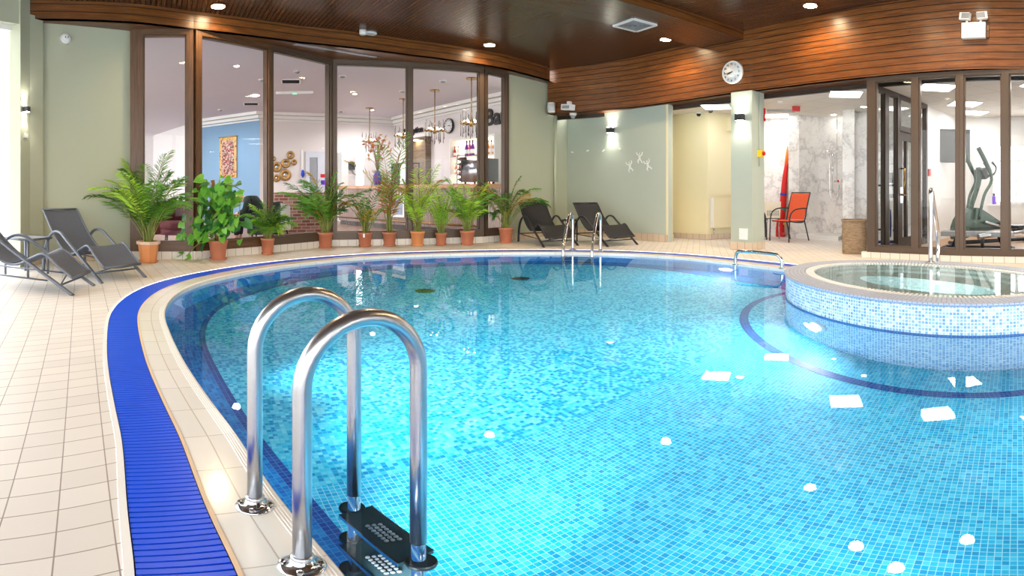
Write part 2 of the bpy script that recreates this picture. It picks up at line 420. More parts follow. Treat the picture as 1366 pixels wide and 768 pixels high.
M['tub_inner'] = tiles('tub_inner_mosaic', .03, .03, [(0, srgb(170, 200, 206)), (1, srgb(220, 232, 232))], srgb(220, 224, 222), .06, rough=.3, bump=.1)
M['grate'] = plain('blue_grating', srgb(6, 82, 230), .32, var=.06)
M['grate_under'] = plain('gutter_channel', srgb(8, 26, 110), .6)
M['drain'] = plain('drain_cover', srgb(38, 70, 66), .5)
def water(name, scale, strength, col=(1, 1, 1, 1)):
    t = NT(name); g = t.n('ShaderNodeBsdfGlass'); g.inputs['IOR'].default_value = 1.33; g.inputs['Roughness'].default_value = 0; g.inputs['Color'].default_value = col
    x, y, z = t.pos(); nz = t.noise(t.xyz(x, y, z), scale, 2); b = t.n('ShaderNodeBump'); b.inputs['Strength'].default_value = strength; b.inputs['Distance'].default_value = .01
    t.l(nz, b.inputs['Height']); t.l(b.outputs[0], g.inputs['Normal']); t.l(g.outputs[0], t.out.inputs[0]); return t.mat
M['water'] = water('pool_water', 3.0, .05, (.93, .99, 1, 1))
M['tub_water'] = water('tub_water', 4.0, .06, (.95, .99, .98, 1))
def marble():
    t = NT('white_marble'); tc = t.n('ShaderNodeTexCoord'); o = tc.outputs['Object']
    n1 = t.noise(o, 1.4, 8, .62); a = t.math('ABSOLUTE', t.math('SUBTRACT', n1, .5)); r = t.ramp(a, [(0, srgb(198, 196, 196)), (.014, srgb(220, 217, 216)), (.05, srgb(236, 234, 232))])
    n2 = t.noise(o, 3.1, 6, .6); a2 = t.math('ABSOLUTE', t.math('SUBTRACT', n2, .52)); r2 = t.ramp(a2, [(0, (.84, .82, .8, 1)), (.02, (1, 1, 1, 1))])
    mx = t.n('ShaderNodeMix', data_type='RGBA', blend_type='MULTIPLY'); mx.inputs[0].default_value = 1; t.l(r, mx.inputs[6]); t.l(r2, mx.inputs[7])
    t.bsdf(mx.outputs[2], .2); return t.mat
M['marble'] = marble()
M['brick'] = tiles('red_brick', .22, .075, [(0, srgb(120, 64, 54)), (.6, srgb(150, 84, 70)), (1, srgb(176, 130, 116))], srgb(196, 184, 176), .03, rough=.8, offset=True)
M['gym_floor'] = wood('oak_floor', .12, srgb(170, 128, 88), srgb(196, 152, 108), srgb(212, 172, 128), .02, .4, knots=False, gstr=.1)
M['lounge_floor'] = wood('lounge_floor_boards', .16, srgb(120, 92, 74), srgb(146, 116, 94), srgb(166, 134, 108), .02, .4, knots=False, gstr=.1)
M['dark_panel'] = wood('grey_oak_panelling', .4, srgb(96, 82, 68), srgb(128, 110, 90), srgb(146, 126, 102), .01, .5, knots=False, gstr=.1)
M['bar_wood'] = wood('bar_top_oak', .3, srgb(150, 100, 62), srgb(188, 132, 86), srgb(206, 154, 106), .0, .35, knots=False, gstr=.1)
M['ceil_tile'] = tiles('ceiling_tiles', .6, .6, srgb(232, 228, 222), srgb(200, 196, 190), .012, .02, .8, bump=.2)
def corrug():
    t = NT('ribbed_bar_front'); u, v = t.uv(); w = t.math('SINE', t.math('MULTIPLY', u, 90.0)); nz = t.noise(t.xyz(u, v, 0), 1.3, 3)
    c = t.mix(nz, srgb(150, 124, 118), srgb(190, 170, 164)); b = t.bsdf(c, .4, .5); t.bump(b, w, .8, .02); return t.mat
M['ribbed'] = corrug()
def wicker():
    t = NT('wicker_weave'); u, v = t.uv(); wv = t.n('ShaderNodeTexBrick'); wv.inputs['Scale'].default_value = 1; wv.inputs['Brick Width'].default_value = .05; wv.inputs['Row Height'].default_value = .014; wv.inputs['Mortar Size'].default_value = .002
    wv.inputs['Color1'].default_value = srgb(176, 148, 116); wv.inputs['Color2'].default_value = srgb(126, 98, 72); wv.inputs['Mortar'].default_value = srgb(60, 44, 32)
    t.l(t.xyz(u, v, 0), wv.inputs['Vector']); nz = t.noise(t.xyz(u, v, 0), 5, 4); c = t.mix(t.math('MULTIPLY', nz, .4), wv.outputs[0], srgb(206, 186, 160)); b = t.bsdf(c, .8); t.bump(b, wv.outputs[1], -.8, .006); return t.mat
M['wicker'] = wicker()
def rugmat():
    t = NT('tapestry_weave'); u, v = t.uv()
    vo = t.n('ShaderNodeTexVoronoi'); vo.inputs['Scale'].default_value = 17; t.l(t.xyz(u, v, 0), vo.inputs['Vector'])
    sp = t.n('ShaderNodeSeparateColor'); t.l(vo.outputs['Color'], sp.inputs[0])
    c = t.ramp(sp.outputs[0], [(0, srgb(196, 176, 160)), (.35, srgb(160, 60, 60)), (.55, srgb(60, 70, 90)), (.7, srgb(206, 190, 170)), (.9, srgb(120, 50, 50))])
    eu = t.math('MINIMUM', u, t.math('SUBTRACT', .84, u)); ev = t.math('MINIMUM', v, t.math('SUBTRACT', 1.62, v)); e = t.math('LESS_THAN', t.math('MINIMUM', eu, ev), .13)
    v2 = t.math('GREATER_THAN', sp.outputs[1], .8); bc = t.mix(v2, srgb(206, 168, 100), srgb(150, 70, 50)); c = t.mix(e, c, bc); t.bsdf(c, .9); return t.mat
M['tapestry'] = rugmat()
M['outside'] = plain('outside_render', srgb(200, 210, 215), .8)
M['skin'] = plain('skin', srgb(222, 168, 148), .55, var=.05)
M['coat'] = plain('dark_green_coat', srgb(34, 48, 46), .8, var=.2)
M['trousers'] = plain('dark_trousers', srgb(30, 34, 48), .8)
M['mirror'] = plain('mirror_glass', srgb(210, 214, 220), .03, 1.0, var=0)
M['light_warm'] = emis('downlight_glow', (1, .8, .5, 1), 50)
M['light_panel'] = emis('panel_light_glow', (1, .97, .93, 1), 11)
M['light_white'] = emis('lamp_glow_white', (1, .95, .85, 1), 40)
M['light_pool'] = emis('pool_light_glow', (.85, .97, 1, 1), 14)
M['shelf_glow'] = emis('shelf_backlight', (1, .82, .62, 1), 1.6)
M['green_led'] = emis('green_led', (.1, 1, .5, 1), 2)
# ================================================================ THE PLACE: plan lines
def zc(x, y): return 3.90 + .022 * ((x + .5) * .73 - (y - 10.19) * .68)
ZB = 3.6        # underside of the beam and bay header
BEAM = [P(x, y, ZB) for x, y in ((37, 24.9), (176, 28.7), (258, 38), (345.5, 48.3), (400, 55.6), (546, 72.6), (649, 86.4), (678, 92), (730, 106))]
B0, B1, B2, B3, B4 = (-5.38, 6.05), (-4.6, 6.62), (-3.38, 9.42), (-.6, 10.68), (-.12, 11.2)
PB = on(B1, B2, 358); PD = on(B2, B3, 546)
G0, G1 = (-.08, 11.24), (1.36, 12.83)
WRk = [(.83, 12.15), (2.255, 11.1), (3.105, 9.99), (3.857, 8.67), (4.27, 8.0), (5.076, 6.35), (5.76, 4.96), (6.28, 4.2), (6.85, 3.1), (7.45, 1.5), (8.0, -.5), (8.3, -3.5)]
WR = [Vector((q[0], q[1], 0)) for q in crom([(a, b, 0) for a, b in WRk], 5)]
def off_open(pts, d):
    out = []
    for i, p in enumerate(pts):
        a = pts[max(i - 1, 0)]; b = pts[min(i + 1, len(pts) - 1)]; t = (b - a).normalized(); out.append(p + Vector((-t.y, t.x, 0)) * d)
    return out
ZW = 2.85
GL = [(5.18, 6.42), (5.535, 5.71), (5.845, 5.09), (6.18, 4.51), (6.6, 3.72), (7.05, 2.7), (7.5, 1.4), (8.1, -.5), (8.4, -3.5)]

# ---------------------------------------------------------------- pool outline
Wpx = [(466, 766), (384, 681), (322, 587), (293, 550), (262, 507), (240, 472.6), (222.5, 433), (219, 412), (236, 389.5), (277, 373.5), (335.7, 361), (394, 352), (482, 343), (560, 339.5), (640, 337.2), (700, 336.5), (757, 336.7), (804, 337.6), (845, 339.2), (890, 342), (933, 345.8), (985, 351.5), (1040, 358)]
Wk = [P(x, y) for x, y in Wpx] + [Vector(q) for q in ((3.72, 5.4, 0), (3.9, 4.4, 0), (3.95, 3.2, 0), (3.98, 2.1, 0), (3.95, 1.0, 0), (3.3, -.35, 0), (1.9, -.8, 0), (.75, -.3, 0), (.1, .5, 0))]
W = crom(Wk, 6, True)
for _ in range(14): W = [(W[i - 1] + W[i] * 2 + W[(i + 1) % len(W)]) / 4 for i in range(len(W))]
TC = Vector((3.55, 3.55, 0)); T1 = Vector((.2039, -.979, 0)); T2 = Vector((.979, .2039, 0)); TA, TB = 1.57, 1.065
def ell(th, o=0.0, z=0.0):
    p = TC + T1 * ((TA + o) * cos(th)) + T2 * ((TB + o) * sin(th)); p.z = z; return p
def ein(p, o=0.0):
    d = Vector((p[0], p[1], 0)) - TC; return (d.dot(T1) / (TA + o)) ** 2 + (d.dot(T2) / (TB + o)) ** 2 < 1
def eth(p):
    d = Vector((p[0], p[1], 0)) - TC; return atan2(d.dot(T2) / TB, d.dot(T1) / TA)
def clipped(curve):
    n = len(curve); fl = [ein(p) for p in curve]
    st = next(i for i in range(n) if fl[i - 1] and not fl[i]); out = []
    for k in range(n):
        i = (st + k) % n
        if fl[i]: break
        out.append(curve[i])
    return out
def closed_off(c, d):
    n = len(c); out = []
    for i in range(n):
        t = (c[(i + 1) % n] - c[i - 1]).normalized(); out.append(c[i] + Vector((-t.y, t.x, 0)) * d)
    return out
def arc(p_from, p_to, left=True, o=0.0, n=40, z=0.0):
    a, b = eth(p_from), eth(p_to)
    # left side of the tub (towards the pool) is T2 negative: angles through -pi/2
    c1 = [a + (((b - a) % (2 * pi))) * i / n for i in range(n + 1)]; c2 = [a - (((a - b) % (2 * pi))) * i / n for i in range(n + 1)]
    has = lambda c: any(sin(x) < -.99 for x in c)
    c = c1 if has(c1) == left else c2
    return [ell(x, o, z) for x in c]
Wc = clipped(W)
arcL = arc(Wc[-1], Wc[0], True)
poolpoly = [p for p in Wc] + arcL[1:-1]
ZWAT = -.035; ZP = -.8

# ---------------------------------------------------------------- deck, coping, gutter
CO, GU, TR = .225, .455, .48
hole0 = clipped(closed_off(W, TR))
hole = hole0 + arc(hole0[-1], hole0[0], False, -.05)[1:-1]
deck_outer = [(-6.75, -3.6), (-5.8, 4.2), (-5.98, 4.6), (-6.1, 4.85), (-5.45, 6.15), (-4.68, 6.75), (-3.45, 9.52), (-.65, 10.8), (-.15, 11.3), (1.4, 13.0), (3.3, 12.4), (4.6, 13.2), (6.2, 12.6), (8.3, 9.4), (7.55, 7.5), (5.2, 6.45)] + GL[1:-1] + [(8.45, -3.6)]
b = MB(); b.flat([Vector((p[0], p[1], 0)) for p in deck_outer], 0.0, hole)
struct('floor', b, M['deck'])
b = MB(); o_ = [(-30, -20), (-30, 40), (30, 40), (30, -20)]
b.flat(o_, -.25, [(-6.9, -3.7), (-6.9, 30), (14, 30), (14, -3.7)]); struct('floor', b, M['outside'])
cA = [p + Vector((0, 0, 0)) for p in clipped(W)]
def pair(d0, d1, z=0.0):
    A_, B_ = closed_off(W, d0), closed_off(W, d1); n = len(W); fl = [ein(A_[i], -.02) or ein(B_[i], -.02) for i in range(n)]
    st = next(i for i in range(n) if fl[i - 1] and not fl[i]); a = []; c = []
    for k in range(n):
        i = (st + k) % n
        if fl[i]: break
        a.append(A_[i] + Vector((0, 0, z))); c.append(B_[i] + Vector((0, 0, z)))
    return a, c
a, c = pair(0, CO)
b = MB(); b.strip(a, c, (0, CO)); lo = [p + Vector((0, 0, -.07)) for p in a]; b.strip(lo, a, (0, .07))
struct('trim_1', b, M['coping'])
# raised nosing ridges of the coping
b = MB()
for d0 in (.012, .022, .032, .042):
    a, c = pair(d0, d0 + .004, .0012); b.strip(a, c, (0, .01)); a2, c2 = pair(d0 - .001, d0, 0.0); b.strip([p for p in a2], a, (0, .01)); a3, c3 = pair(d0 + .004, d0 + .005, 0.0); b.strip(c, c3, (0, .01))
struct('trim_2', b, M['white_plastic'])
a, c = pair(CO, GU, -.03); b = MB(); b.strip(a, c, (0, .2)); a2 = [p + Vector((0, 0, .03)) for p in a]; c2 = [p + Vector((0, 0, .03)) for p in c]
b.strip(a2, a, (0, .03)); b.strip(c, c2, (0, .03)); struct('trim_3', b, M['grate_under'])
a, c = pair(GU, TR, 0.002); b = MB(); b.strip(a, c, (0, .03)); struct('trim_4', b, M['white_plastic'])
a, c = pair(CO - .012, CO + .002, 0.002); b = MB(); b.strip(a, c, (0, .03)); struct('trim_5', b, plain('sand_grout', srgb(222, 196, 166), .7))
# blue slatted grating, one slat every 3 cm
a, c = pair(CO + .004, GU - .004)
b = MB(); acc = 0.0
for i in range(len(a) - 1):
    seg = ((a[i + 1] + c[i + 1]) / 2 - (a[i] + c[i]) / 2).length; k = acc
    while k < seg:
        t = k / seg; p = a[i].lerp(a[i + 1], t); q = c[i].lerp(c[i + 1], t); b.bar(p + Vector((0, 0, -.006)), q + Vector((0, 0, -.006)), .0225, .012); k += .03
    acc = k - seg
for t in (.12, .5, .88):
    L = [p.lerp(q, t) + Vector((0, 0, -.014)) for p, q in zip(a, c)]; R = [p.lerp(q, t + .03) + Vector((0, 0, -.014)) for p, q in zip(a, c)]; b.strip(L, R, (0, .01))
gr = obj('gutter_grating', b, M['grate']); tag(gr, 'curved band of blue slatted plastic grating over the overflow gutter round the pool', 'grating', kind='structure')

# ---------------------------------------------------------------- pool basin and water
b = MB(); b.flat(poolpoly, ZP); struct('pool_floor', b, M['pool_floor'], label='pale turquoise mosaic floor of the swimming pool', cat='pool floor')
a, c = pair(-.29, .002, ZP + .003); b = MB(); b.strip(a, c, (0, .29)); struct('pool_border', b, M['pool_wall'], label='deep blue mosaic border of the pool floor along its edge', cat='pool floor')
a, c = pair(-.35, -.29, ZP + .003); b = MB(); b.strip(a, c, (0, .06)); struct('trim_17', b, M['pool_band'])
lo = [Vector((p.x, p.y, ZP)) for p in Wc]; mid = [Vector((p.x, p.y, -.05)) for p in Wc]
b = MB(); b.strip(lo, mid, (ZP, -.05)); struct('pool_wall', b, M['pool_wall'], label='deep blue mosaic side wall of the swimming pool', cat='pool wall')
ZSH = ZP + .003
sr = lambda o, z: [ell(2 * pi * i / 96, o, z) for i in range(96)]
b = MB(); b.strip(sr(.38, ZSH), sr(.47, ZSH), (0, .09), True)
struct('trim_6', b, M['pool_band'])
b = MB(); b.flat([(p.x, p.y) for p in poolpoly], ZWAT)
tag(obj('pool_water', b, M['water']), 'clear turquoise water filling the large curved swimming pool', 'water', kind='stuff')
# floor drains of the pool
for x, y, lab in ((567, 388, 'dark round drain cover on pool floor, nearer the left side'), (695, 371.5, 'dark round drain cover on pool floor, further out towards the far ladder')):
    p = PW(x, y); t = thing('pool_drain', lab, 'drain', (p.x, p.y, ZP + .002), 0, 'pool floor drains')
    obj('cover', MB().lathe([(.125, 0), (.125, .015), (.11, .025), (1e-4, .025)], n=28), M['drain'], t)
    g = MB()
    for k in range(8): g.bar((.02 * cos(k * pi / 4), .02 * sin(k * pi / 4), .027), (.095 * cos(k * pi / 4), .095 * sin(k * pi / 4), .027), .009, .005)
    obj('slots', g, M['black'], t)

# ---------------------------------------------------------------- hot tub
tub = thing('hot_tub', 'raised round hot tub clad in small blue and white mosaic tiles beside the pool', 'hot tub', (0, 0, 0))
NE = 96; TH = [2 * pi * i / NE for i in range(NE)]; ZR = .225
ring = lambda o, z: [ell(t, o, z) for t in TH]
b = MB(); b.strip(ring(0, ZP), ring(0, ZR - .02), (ZP, ZR - .02), True, True); obj('tiled_wall', b, M['tub_tile'], tub)
b = MB(); b.strip(ring(.004, ZWAT - .03), ring(.004, ZWAT + .012), (0, .04), True, True); obj('waterline_band', b, M['pool_band'], tub)
b = MB(); pr = [(.0, ZR - .03), (.012, ZR - .02), (.012, ZR - .004), (0, ZR), (-.2, ZR), (-.21, ZR - .02)]
for (o1, z1), (o2, z2) in zip(pr, pr[1:]): b.strip(ring(o1, z1), ring(o2, z2), (0, sqrt((o2 - o1) ** 2 + (z2 - z1) ** 2)), True)
obj('rim', b, M['tub_rim'], tub)
b = MB()
for i in range(NE * 2):
    t = 2 * pi * i / (NE * 2); b.bar(ell(t, -.215, ZR - .006), ell(t, -.30, ZR - .006), .018, .01)
obj('overflow_grating', b, M['white_plastic'], tub)
b = MB(); pr = [(-.21, ZR - .02), (-.305, ZR - .02), (-.31, ZR - .06), (-.40, ZR - .08), (-.41, ZR - .2), (-.52, ZR - .22), (-.53, ZR - .34), (-.8, ZR - .36), (-.82, -.55)]
for (o1, z1), (o2, z2) in zip(pr, pr[1:]): b.strip(ring(o1, z1), ring(o2, z2), (0, sqrt((o2 - o1) ** 2 + (z2 - z1) ** 2)), True)
b.poly(ring(-.82, -.55)); obj('stepped_basin', b, M['tub_inner'], tub)
b = MB(); b.poly(ring(-.302, ZR - .012)); obj('water', b, M['tub_water'], tub)['kind'] = 'stuff'

# ---------------------------------------------------------------- underwater lights
def pool_light(p, n, lab, r=.1):
    """p on the wall, n unit normal pointing into the pool"""
    t = thing('pool_light', lab, 'pool light', p, atan2(n.y, n.x) - pi / 2, 'round underwater pool lights')
    obj('bezel', MB().lathe([(r * 1.25, -.01), (r * 1.25, .02), (r, .03), (r, .012), (1e-4, .012)], axis='Y', n=24), M['white_plastic'], t)
    obj('lens', MB().lathe([(r * .98, .0), (r * .9, .02), (1e-4, .03)], axis='Y', n=20), M['light_pool'], t)
    return t
def lamp(typ, name, loc, energy, col, rot=None, **kw):
    L = bpy.data.lights.new(name, typ); L.energy = energy; L.color = col[:3]
    for k, v in kw.items(): setattr(L, k, v)
    o = bpy.data.objects.new(name, L); COL.objects.link(o); o.location = loc
    if rot is not None: o.rotation_mode = 'QUATERNION'; o.rotation_quaternion = Vector(rot).to_track_quat('-Z', 'Y')
    return o
PL_E = 22.0; PLS = .62
def wall_pt(k):
    a_, c_ = Wc[k], Wc[k + 1]; t = (c_ - a_).normalized(); return (a_ + c_) / 2, Vector((t.y, -t.x, 0))
tw = [(i, p) for i, p in enumerate(Wc[:-1])]
vis = min(tw, key=lambda q: abs(atan2(q[1].x, q[1].y) - az(965)) + (10 if q[1].y < 3 else 0))[0]
p, n = wall_pt(vis); pool_light((p.x, p.y, -.42), n, 'round lit underwater lamp on far pool wall near the grab rail')
lamp('AREA', 'pool_lamp_light', (p.x + n.x * .07, p.y + n.y * .07, -.42), PL_E, (.9, .97, 1), (n.x, n.y, -.25), shape='DISK', size=.22)
nW = len(Wc)
def beam(p, n, tgt, e, ang=70):
    o = Vector((p.x, p.y, -.40)) + n * .09; lamp('SPOT', 'pool_fill_beam', o, e, (.9, .97, 1), Vector(tgt) - o, spot_size=radians(ang), spot_blend=1.0, shadow_soft_size=.1)
for fr, lab, tgt, e in ((.04, 'below the hot tub', (.6, 2.6, -.75), 330), (.12, 'in the curve below the hot tub', (-.6, 5.6, -.75), 420), (.20, 'beyond the ladder', (.6, 7.0, -.75), 520), (.30, 'close to the ladder', (1.3, 6.4, -.75), 420), (.38, 'where the coping starts to curve', (2.4, 6.5, -.75), 260)):
    p, n = wall_pt(int(nW * fr)); pool_light((p.x, p.y, -.42), n, 'round underwater lamp added out of sight under the near pool edge, ' + lab); beam(p, n, tgt, e * PLS)  # unseen lamps and beams added along the near wall to brighten the pool
th = eth(P(1098, 421, ZWAT)); p = ell(th, 0, -.36); n = (ell(th, .1) - ell(th, 0)).normalized()
pool_light(p, n, 'round lit underwater lamp set in the tiled hot tub wall')
lamp('AREA', 'pool_lamp_light', (p.x + n.x * .07, p.y + n.y * .07, -.36), PL_E, (.9, .97, 1), (n.x, n.y, -.2), shape='DISK', size=.22)

p = ell(-pi / 2, -.78, -.2); n = (TC - p); n.z = 0; n.normalize(); lamp('AREA', 'tub_fill_light', p + n * .05, 2.5, (.85, 1, .97), (n.x, n.y, -.2), shape='DISK', size=.16)  # fill lights without fittings, added to lighten the tub basin
p = ell(pi / 2, -.78, -.2); n = (TC - p); n.z = 0; n.normalize(); lamp('AREA', 'tub_fill_light', p + n * .05, 2.5, (.85, 1, .97), (n.x, n.y, -.2), shape='DISK', size=.16)
# ---------------------------------------------------------------- hall ceiling, beams
bd = (.62, -.785)
ceil_poly = [(p.x, p.y) for p in BEAM] + [(.85, 12.15)] + [(p.x, p.y) for p in WR] + [(-6.9, -3.5), (-6.0, 4.2)]
b = MB(); b.flat(ceil_poly, zc, flip=True, uvd=bd); struct('ceiling', b, M['wood_ceiling'])
bl = [BEAM[0] + Vector((-.35, -.3, 0))] + BEAM[1:] + [Vector((1.0, 12.05, 0))]
b = MB(); b.wall([BEAM[0]] + BEAM[1:] + [Vector((.86, 11.9, 0))], ZB, lambda x, y: zc(x, y) + .02, .1); struct('trim_7', b, M['wood_beam'])
b = MB(); sof = [(p.x, p.y) for p in BEAM] + [(.9, 12.0), (1.5, 13.0), (-.1, 11.4), (-.75, 10.85), (-3.5, 9.55), (-4.75, 6.75), (-5.5, 6.2), (-6.15, 4.9), (-6.05, 4.4)]
b.flat(sof, ZB, flip=True, uvd=(.68, .73)); struct('ceiling', b, M['wood_beam'])
# dropped cross beam running to the right wall
s0, s1 = P(988, 52, 3.82), P(937, 65, 3.82); dr = Vector((-.886, -.464, 0)).normalized(); ext = 9.5
s0 = s0 + -dr * .25; s1 = s1 + -dr * .25
e0, e1 = s0 + dr * ext, s1 + dr * ext
zs = 3.82
for k, (A_, B_, z0, z1) in enumerate(((s0, e0, zs, 4.25), (s1, e1, zs, 4.25))):
    b = MB(); L = (B_ - A_).length
    b.poly([(A_.x, A_.y, z0), (B_.x, B_.y, z0), (B_.x, B_.y, z1), (A_.x, A_.y, z1)], [(0, 0), (L, 0), (L, .43), (0, .43)]); struct('trim_%d' % (8 + k), b, M['wood_beam'])
b = MB(); L = ext; Wd = (s1 - s0).length
b.poly([(s1.x, s1.y, zs), (e1.x, e1.y, zs), (e0.x, e0.y, zs), (s0.x, s0.y, zs)], [(0, Wd), (L, Wd), (L, 0), (0, 0)]); struct('trim_10', b, M['wood_ceiling'])
b = MB(); b.poly([(e0.x, e0.y, zs), (e1.x, e1.y, zs), (e1.x, e1.y, 4.2), (e0.x, e0.y, 4.2)]); struct('trim_11', b, M['wood_beam'])

# ---------------------------------------------------------------- walls of the hall
b = MB(); b.wall(WR, ZW, lambda x, y: zc(x, y) + .05, .12); struct('wall_right', b, M['wood_wall'])
wo = off_open(WR, .55)
b = MB(); b.strip([p + Vector((0, 0, ZW)) for p in WR], [p + Vector((0, 0, ZW)) for p in wo], (0, .55)); struct('trim_12', b, M['wood_beam'])
b = MB(); b.wall(off_open(WR, .44), ZW - .085, ZW + .9, .06); struct('wall_right_inner', b, M['frame_dark'])
gr_ = [Vector((1.36, 12.83, 0)), Vector((2.31, 11.5, 0)), Vector((3.16, 10.3, 0))]
b = MB(); b.wall([Vector((G0[0], G0[1], 0)), Vector((G1[0], G1[1], 0))], 0, ZB + .1, .12); struct('wall_back', b, M['sage'])
b = MB(); b.wall(gr_, 0, ZW + .02, .14); struct('wall_back_right', b, M['sage_grey'])
b = MB(); b.wall([gr_[2], gr_[2] + Vector((.12, .12, 0))], 0, ZW, .05); struct('trim_13', b, M['cream'])
def skirt(name, pts, h=.12, th=.025, mat='skirting'):
    v = [Vector((p[0], p[1], 0)) for p in pts]; b = MB(); b.wall(off_open(v, -th), 0.001, h, th - .004); return struct(name, b, M[mat])
skirt('baseboard_back', [G0, G1], .14); skirt('baseboard_right', gr_, .15)
pipe = MB().tube([Q(741, 12.38, .1), Q(741, 12.38, 2.84)], .035, 10); tag(obj('wall_pipe', pipe, M['sage']), 'slim vertical pipe boxing painted green in the far corner of the hall', 'pipe', kind='structure')
# left wall: jamb, piers, wall
b = MB(); b.wall([Vector(q + (0,)) for q in ((-5.78, 4.25), (-5.89, 4.5))], 0, 4.25, .2); struct('wall_left', b, M['sage'])
b = MB(); b.wall([Vector(q + (0,)) for q in ((-5.89, 4.5), (-5.91, 4.75), (-6.0, 4.8), (-5.36, 6.1))], 0, ZB + .05, .12); struct('wall_left_far', b, M['sage'])
skirt('baseboard_left', [(-5.9, 4.52), (-5.92, 4.76), (-6.0, 4.82), (-5.4, 6.05)], .1)
WL = [Vector((-6.75, -3.5, 0)), Vector((-5.8, 4.25, 0))]
b = MB(); b.wall(WL, 3.42, 4.35, .2); struct('wall_left_lintel', b, M['sage'])
b = MB(); n_ = 4
for k in range(n_ + 1):
    p = WL[0].lerp(WL[1], k / n_) + Vector((-.13, 0, 0)); b.box((p.x, p.y, 1.71), (.07, .07, 3.42))
b.bar(WL[0] + Vector((-.13, 0, .04)), WL[1] + Vector((-.13, 0, .04)), .07, .08); b.bar(WL[0] + Vector((-.13, 0, 3.38)), WL[1] + Vector((-.13, 0, 3.38)), .07, .08)
w_ = struct('window_1', b, M['white'], cat='window', label='tall glazed window wall flooding the left side with daylight')
g = MB(); g.poly([WL[0] + Vector((-.13, 0, .08)), WL[1] + Vector((-.13, 0, .08)), WL[1] + Vector((-.13, 0, 3.34)), WL[0] + Vector((-.13, 0, 3.34))]); struct('pane', g, M['glass'], w_)
# rear glazed wall, behind the camera
b = MB()
xs = [-6.8 + 1.51 * k for k in range(11)]
for x in xs: b.box((x, -3.55, 1.65), (.1, .1, 3.3))
b.box((.75, -3.55, .04), (15.2, .1, .08)); b.box((.75, -3.55, 3.27), (15.2, .1, .08))
w_ = struct('window_2', b, M['frame'], cat='window', label='glazed rear wall of the pool hall behind the viewpoint')
g = MB(); g.poly([(-6.8, -3.55, .06), (8.3, -3.55, .06), (8.3, -3.55, 3.25), (-6.8, -3.55, 3.25)]); struct('pane', g, M['glass'], w_)
b = MB(); b.box((.75, -3.55, 3.8), (15.4, .14, 1.0)); struct('wall_rear', b, M['sage'])

# ---------------------------------------------------------------- column
ca, cb = on(WR[14].xy, WR[20].xy, 976), on(WR[14].xy, WR[20].xy, 1004)
dirw = (cb - ca).normalized(); dn = Vector((-dirw.y, dirw.x, 0))
ca -= dn * .02; cb -= dn * .02
k_ = 0.0
while atan2((cb + dn * k_).x, (cb + dn * k_).y) < az(1019) and k_ < .9: k_ += .01
cc_, cd = cb + dn * k_, ca + dn * k_
b = MB(); b.prism([ca, cb, cc_, cd], 0, ZW); column = struct('wall_column', b, M['sage_grey'])
q = [ca, cb, cc_, cd]; cen = sum(q, Vector()) / 4; q2 = [cen + (p - cen) * 1.06 for p in q]
b = MB(); b.prism(q2, .001, .14); struct('baseboard_column', b, M['skirting'])

# ---------------------------------------------------------------- hallway, shower area behind the openings
ZI = 2.78
wi = off_open(WR, .45)
b = MB(); b.flat([(p.x, p.y) for p in wi[6:]] + [(12.5, -3.6), (12.5, 5), (9.6, 8.6), (8, 11), (6.5, 13.5), (2.6, 13.5)], ZI, flip=True); struct('ceiling', b, M['ceil_tile'])
CW = [(3.3, 10.42), (3.55, 11.3), (4.135, 10.57), (4.77, 10.68), (5.6, 11.2)]
b = MB(); b.wall([Vector(p + (0,)) for p in CW], 0, ZI + .05, .1); struct('wall_hallway', b, M['cream'])
skirt('baseboard_hallway', CW, .12)
MW = [(5.45, 11.42), (6.25, 10.72), (5.98, 10.28), (6.14, 10.08), (6.73, 10.18), (7.01, 9.62), (6.48, 8.89), (6.68, 8.74), (6.9, 9.05), (7.95, 8.15), (7.42, 7.45)]
b = MB(); b.wall([Vector(p + (0,)) for p in MW], 0, ZI + .05, .03); struct('wall_shower', b, M['marble'])
b = MB(); b.prism([(6.02, 10.02), (6.42, 8.96), (7.05, 9.6), (6.76, 10.2), (6.16, 10.1)][::1], .001, .09); struct('trim_14', b, M['white_plastic'])

# ---------------------------------------------------------------- gym beyond its glazing
b = MB(); b.flat([(5.22, 6.5), (7.45, 7.42), (9.3, 8.3), (12.5, 3), (12, -3.6), (8.5, -3.6)] + [(p[0] + .02, p[1] + .02) for p in GL[::-1][1:-1]], .012); struct('floor', b, M['gym_floor'])
GWL = [(7.42, 7.4), (9.24, 8.14), (11.9, 4.0), (12.2, -3.6)]
b = MB(); b.wall([Vector(p + (0,)) for p in GWL[:2]], 0, ZI + .05, .1); struct('wall_gym_side', b, M['white'])
A_, B_ = Vector(GWL[1] + (0,)), Vector(GWL[2] + (0,))
wl, wr_ = on(A_, B_, 1324), on(A_, B_, 1440)
b = MB(); b.wall([A_, wl], 0, ZI + .05, .12); b.wall([wr_, B_, Vector(GWL[3] + (0,))], 0, ZI + .05, .12); b.wall([wl, wr_], 0, .75, .12); b.wall([wl, wr_], 2.15, ZI + .05, .12); struct('wall_gym_back', b, M['white'])
b = MB()
for z in (.78, 2.12): b.bar(wl + Vector((0, 0, z)), wr_ + Vector((0, 0, z)), .08, .06)
for t in (0.01, .28, .64, .99): p = wl.lerp(wr_, t); b.box((p.x, p.y, 1.45), (.06, .06, 1.36))
b.bar(wl.lerp(wr_, 0) + Vector((0, 0, 1.75)), wr_ + Vector((0, 0, 1.75)), .05, .04)
w_ = struct('window_3', b, M['white_plastic'], cat='window', label='white framed window in the rear gym wall behind the elliptical trainer')
g = MB(); g.poly([wl + Vector((0, 0, .8)), wr_ + Vector((0, 0, .8)), wr_ + Vector((0, 0, 2.1)), wl + Vector((0, 0, 2.1))]); struct('pane', g, M['glass'], w_)

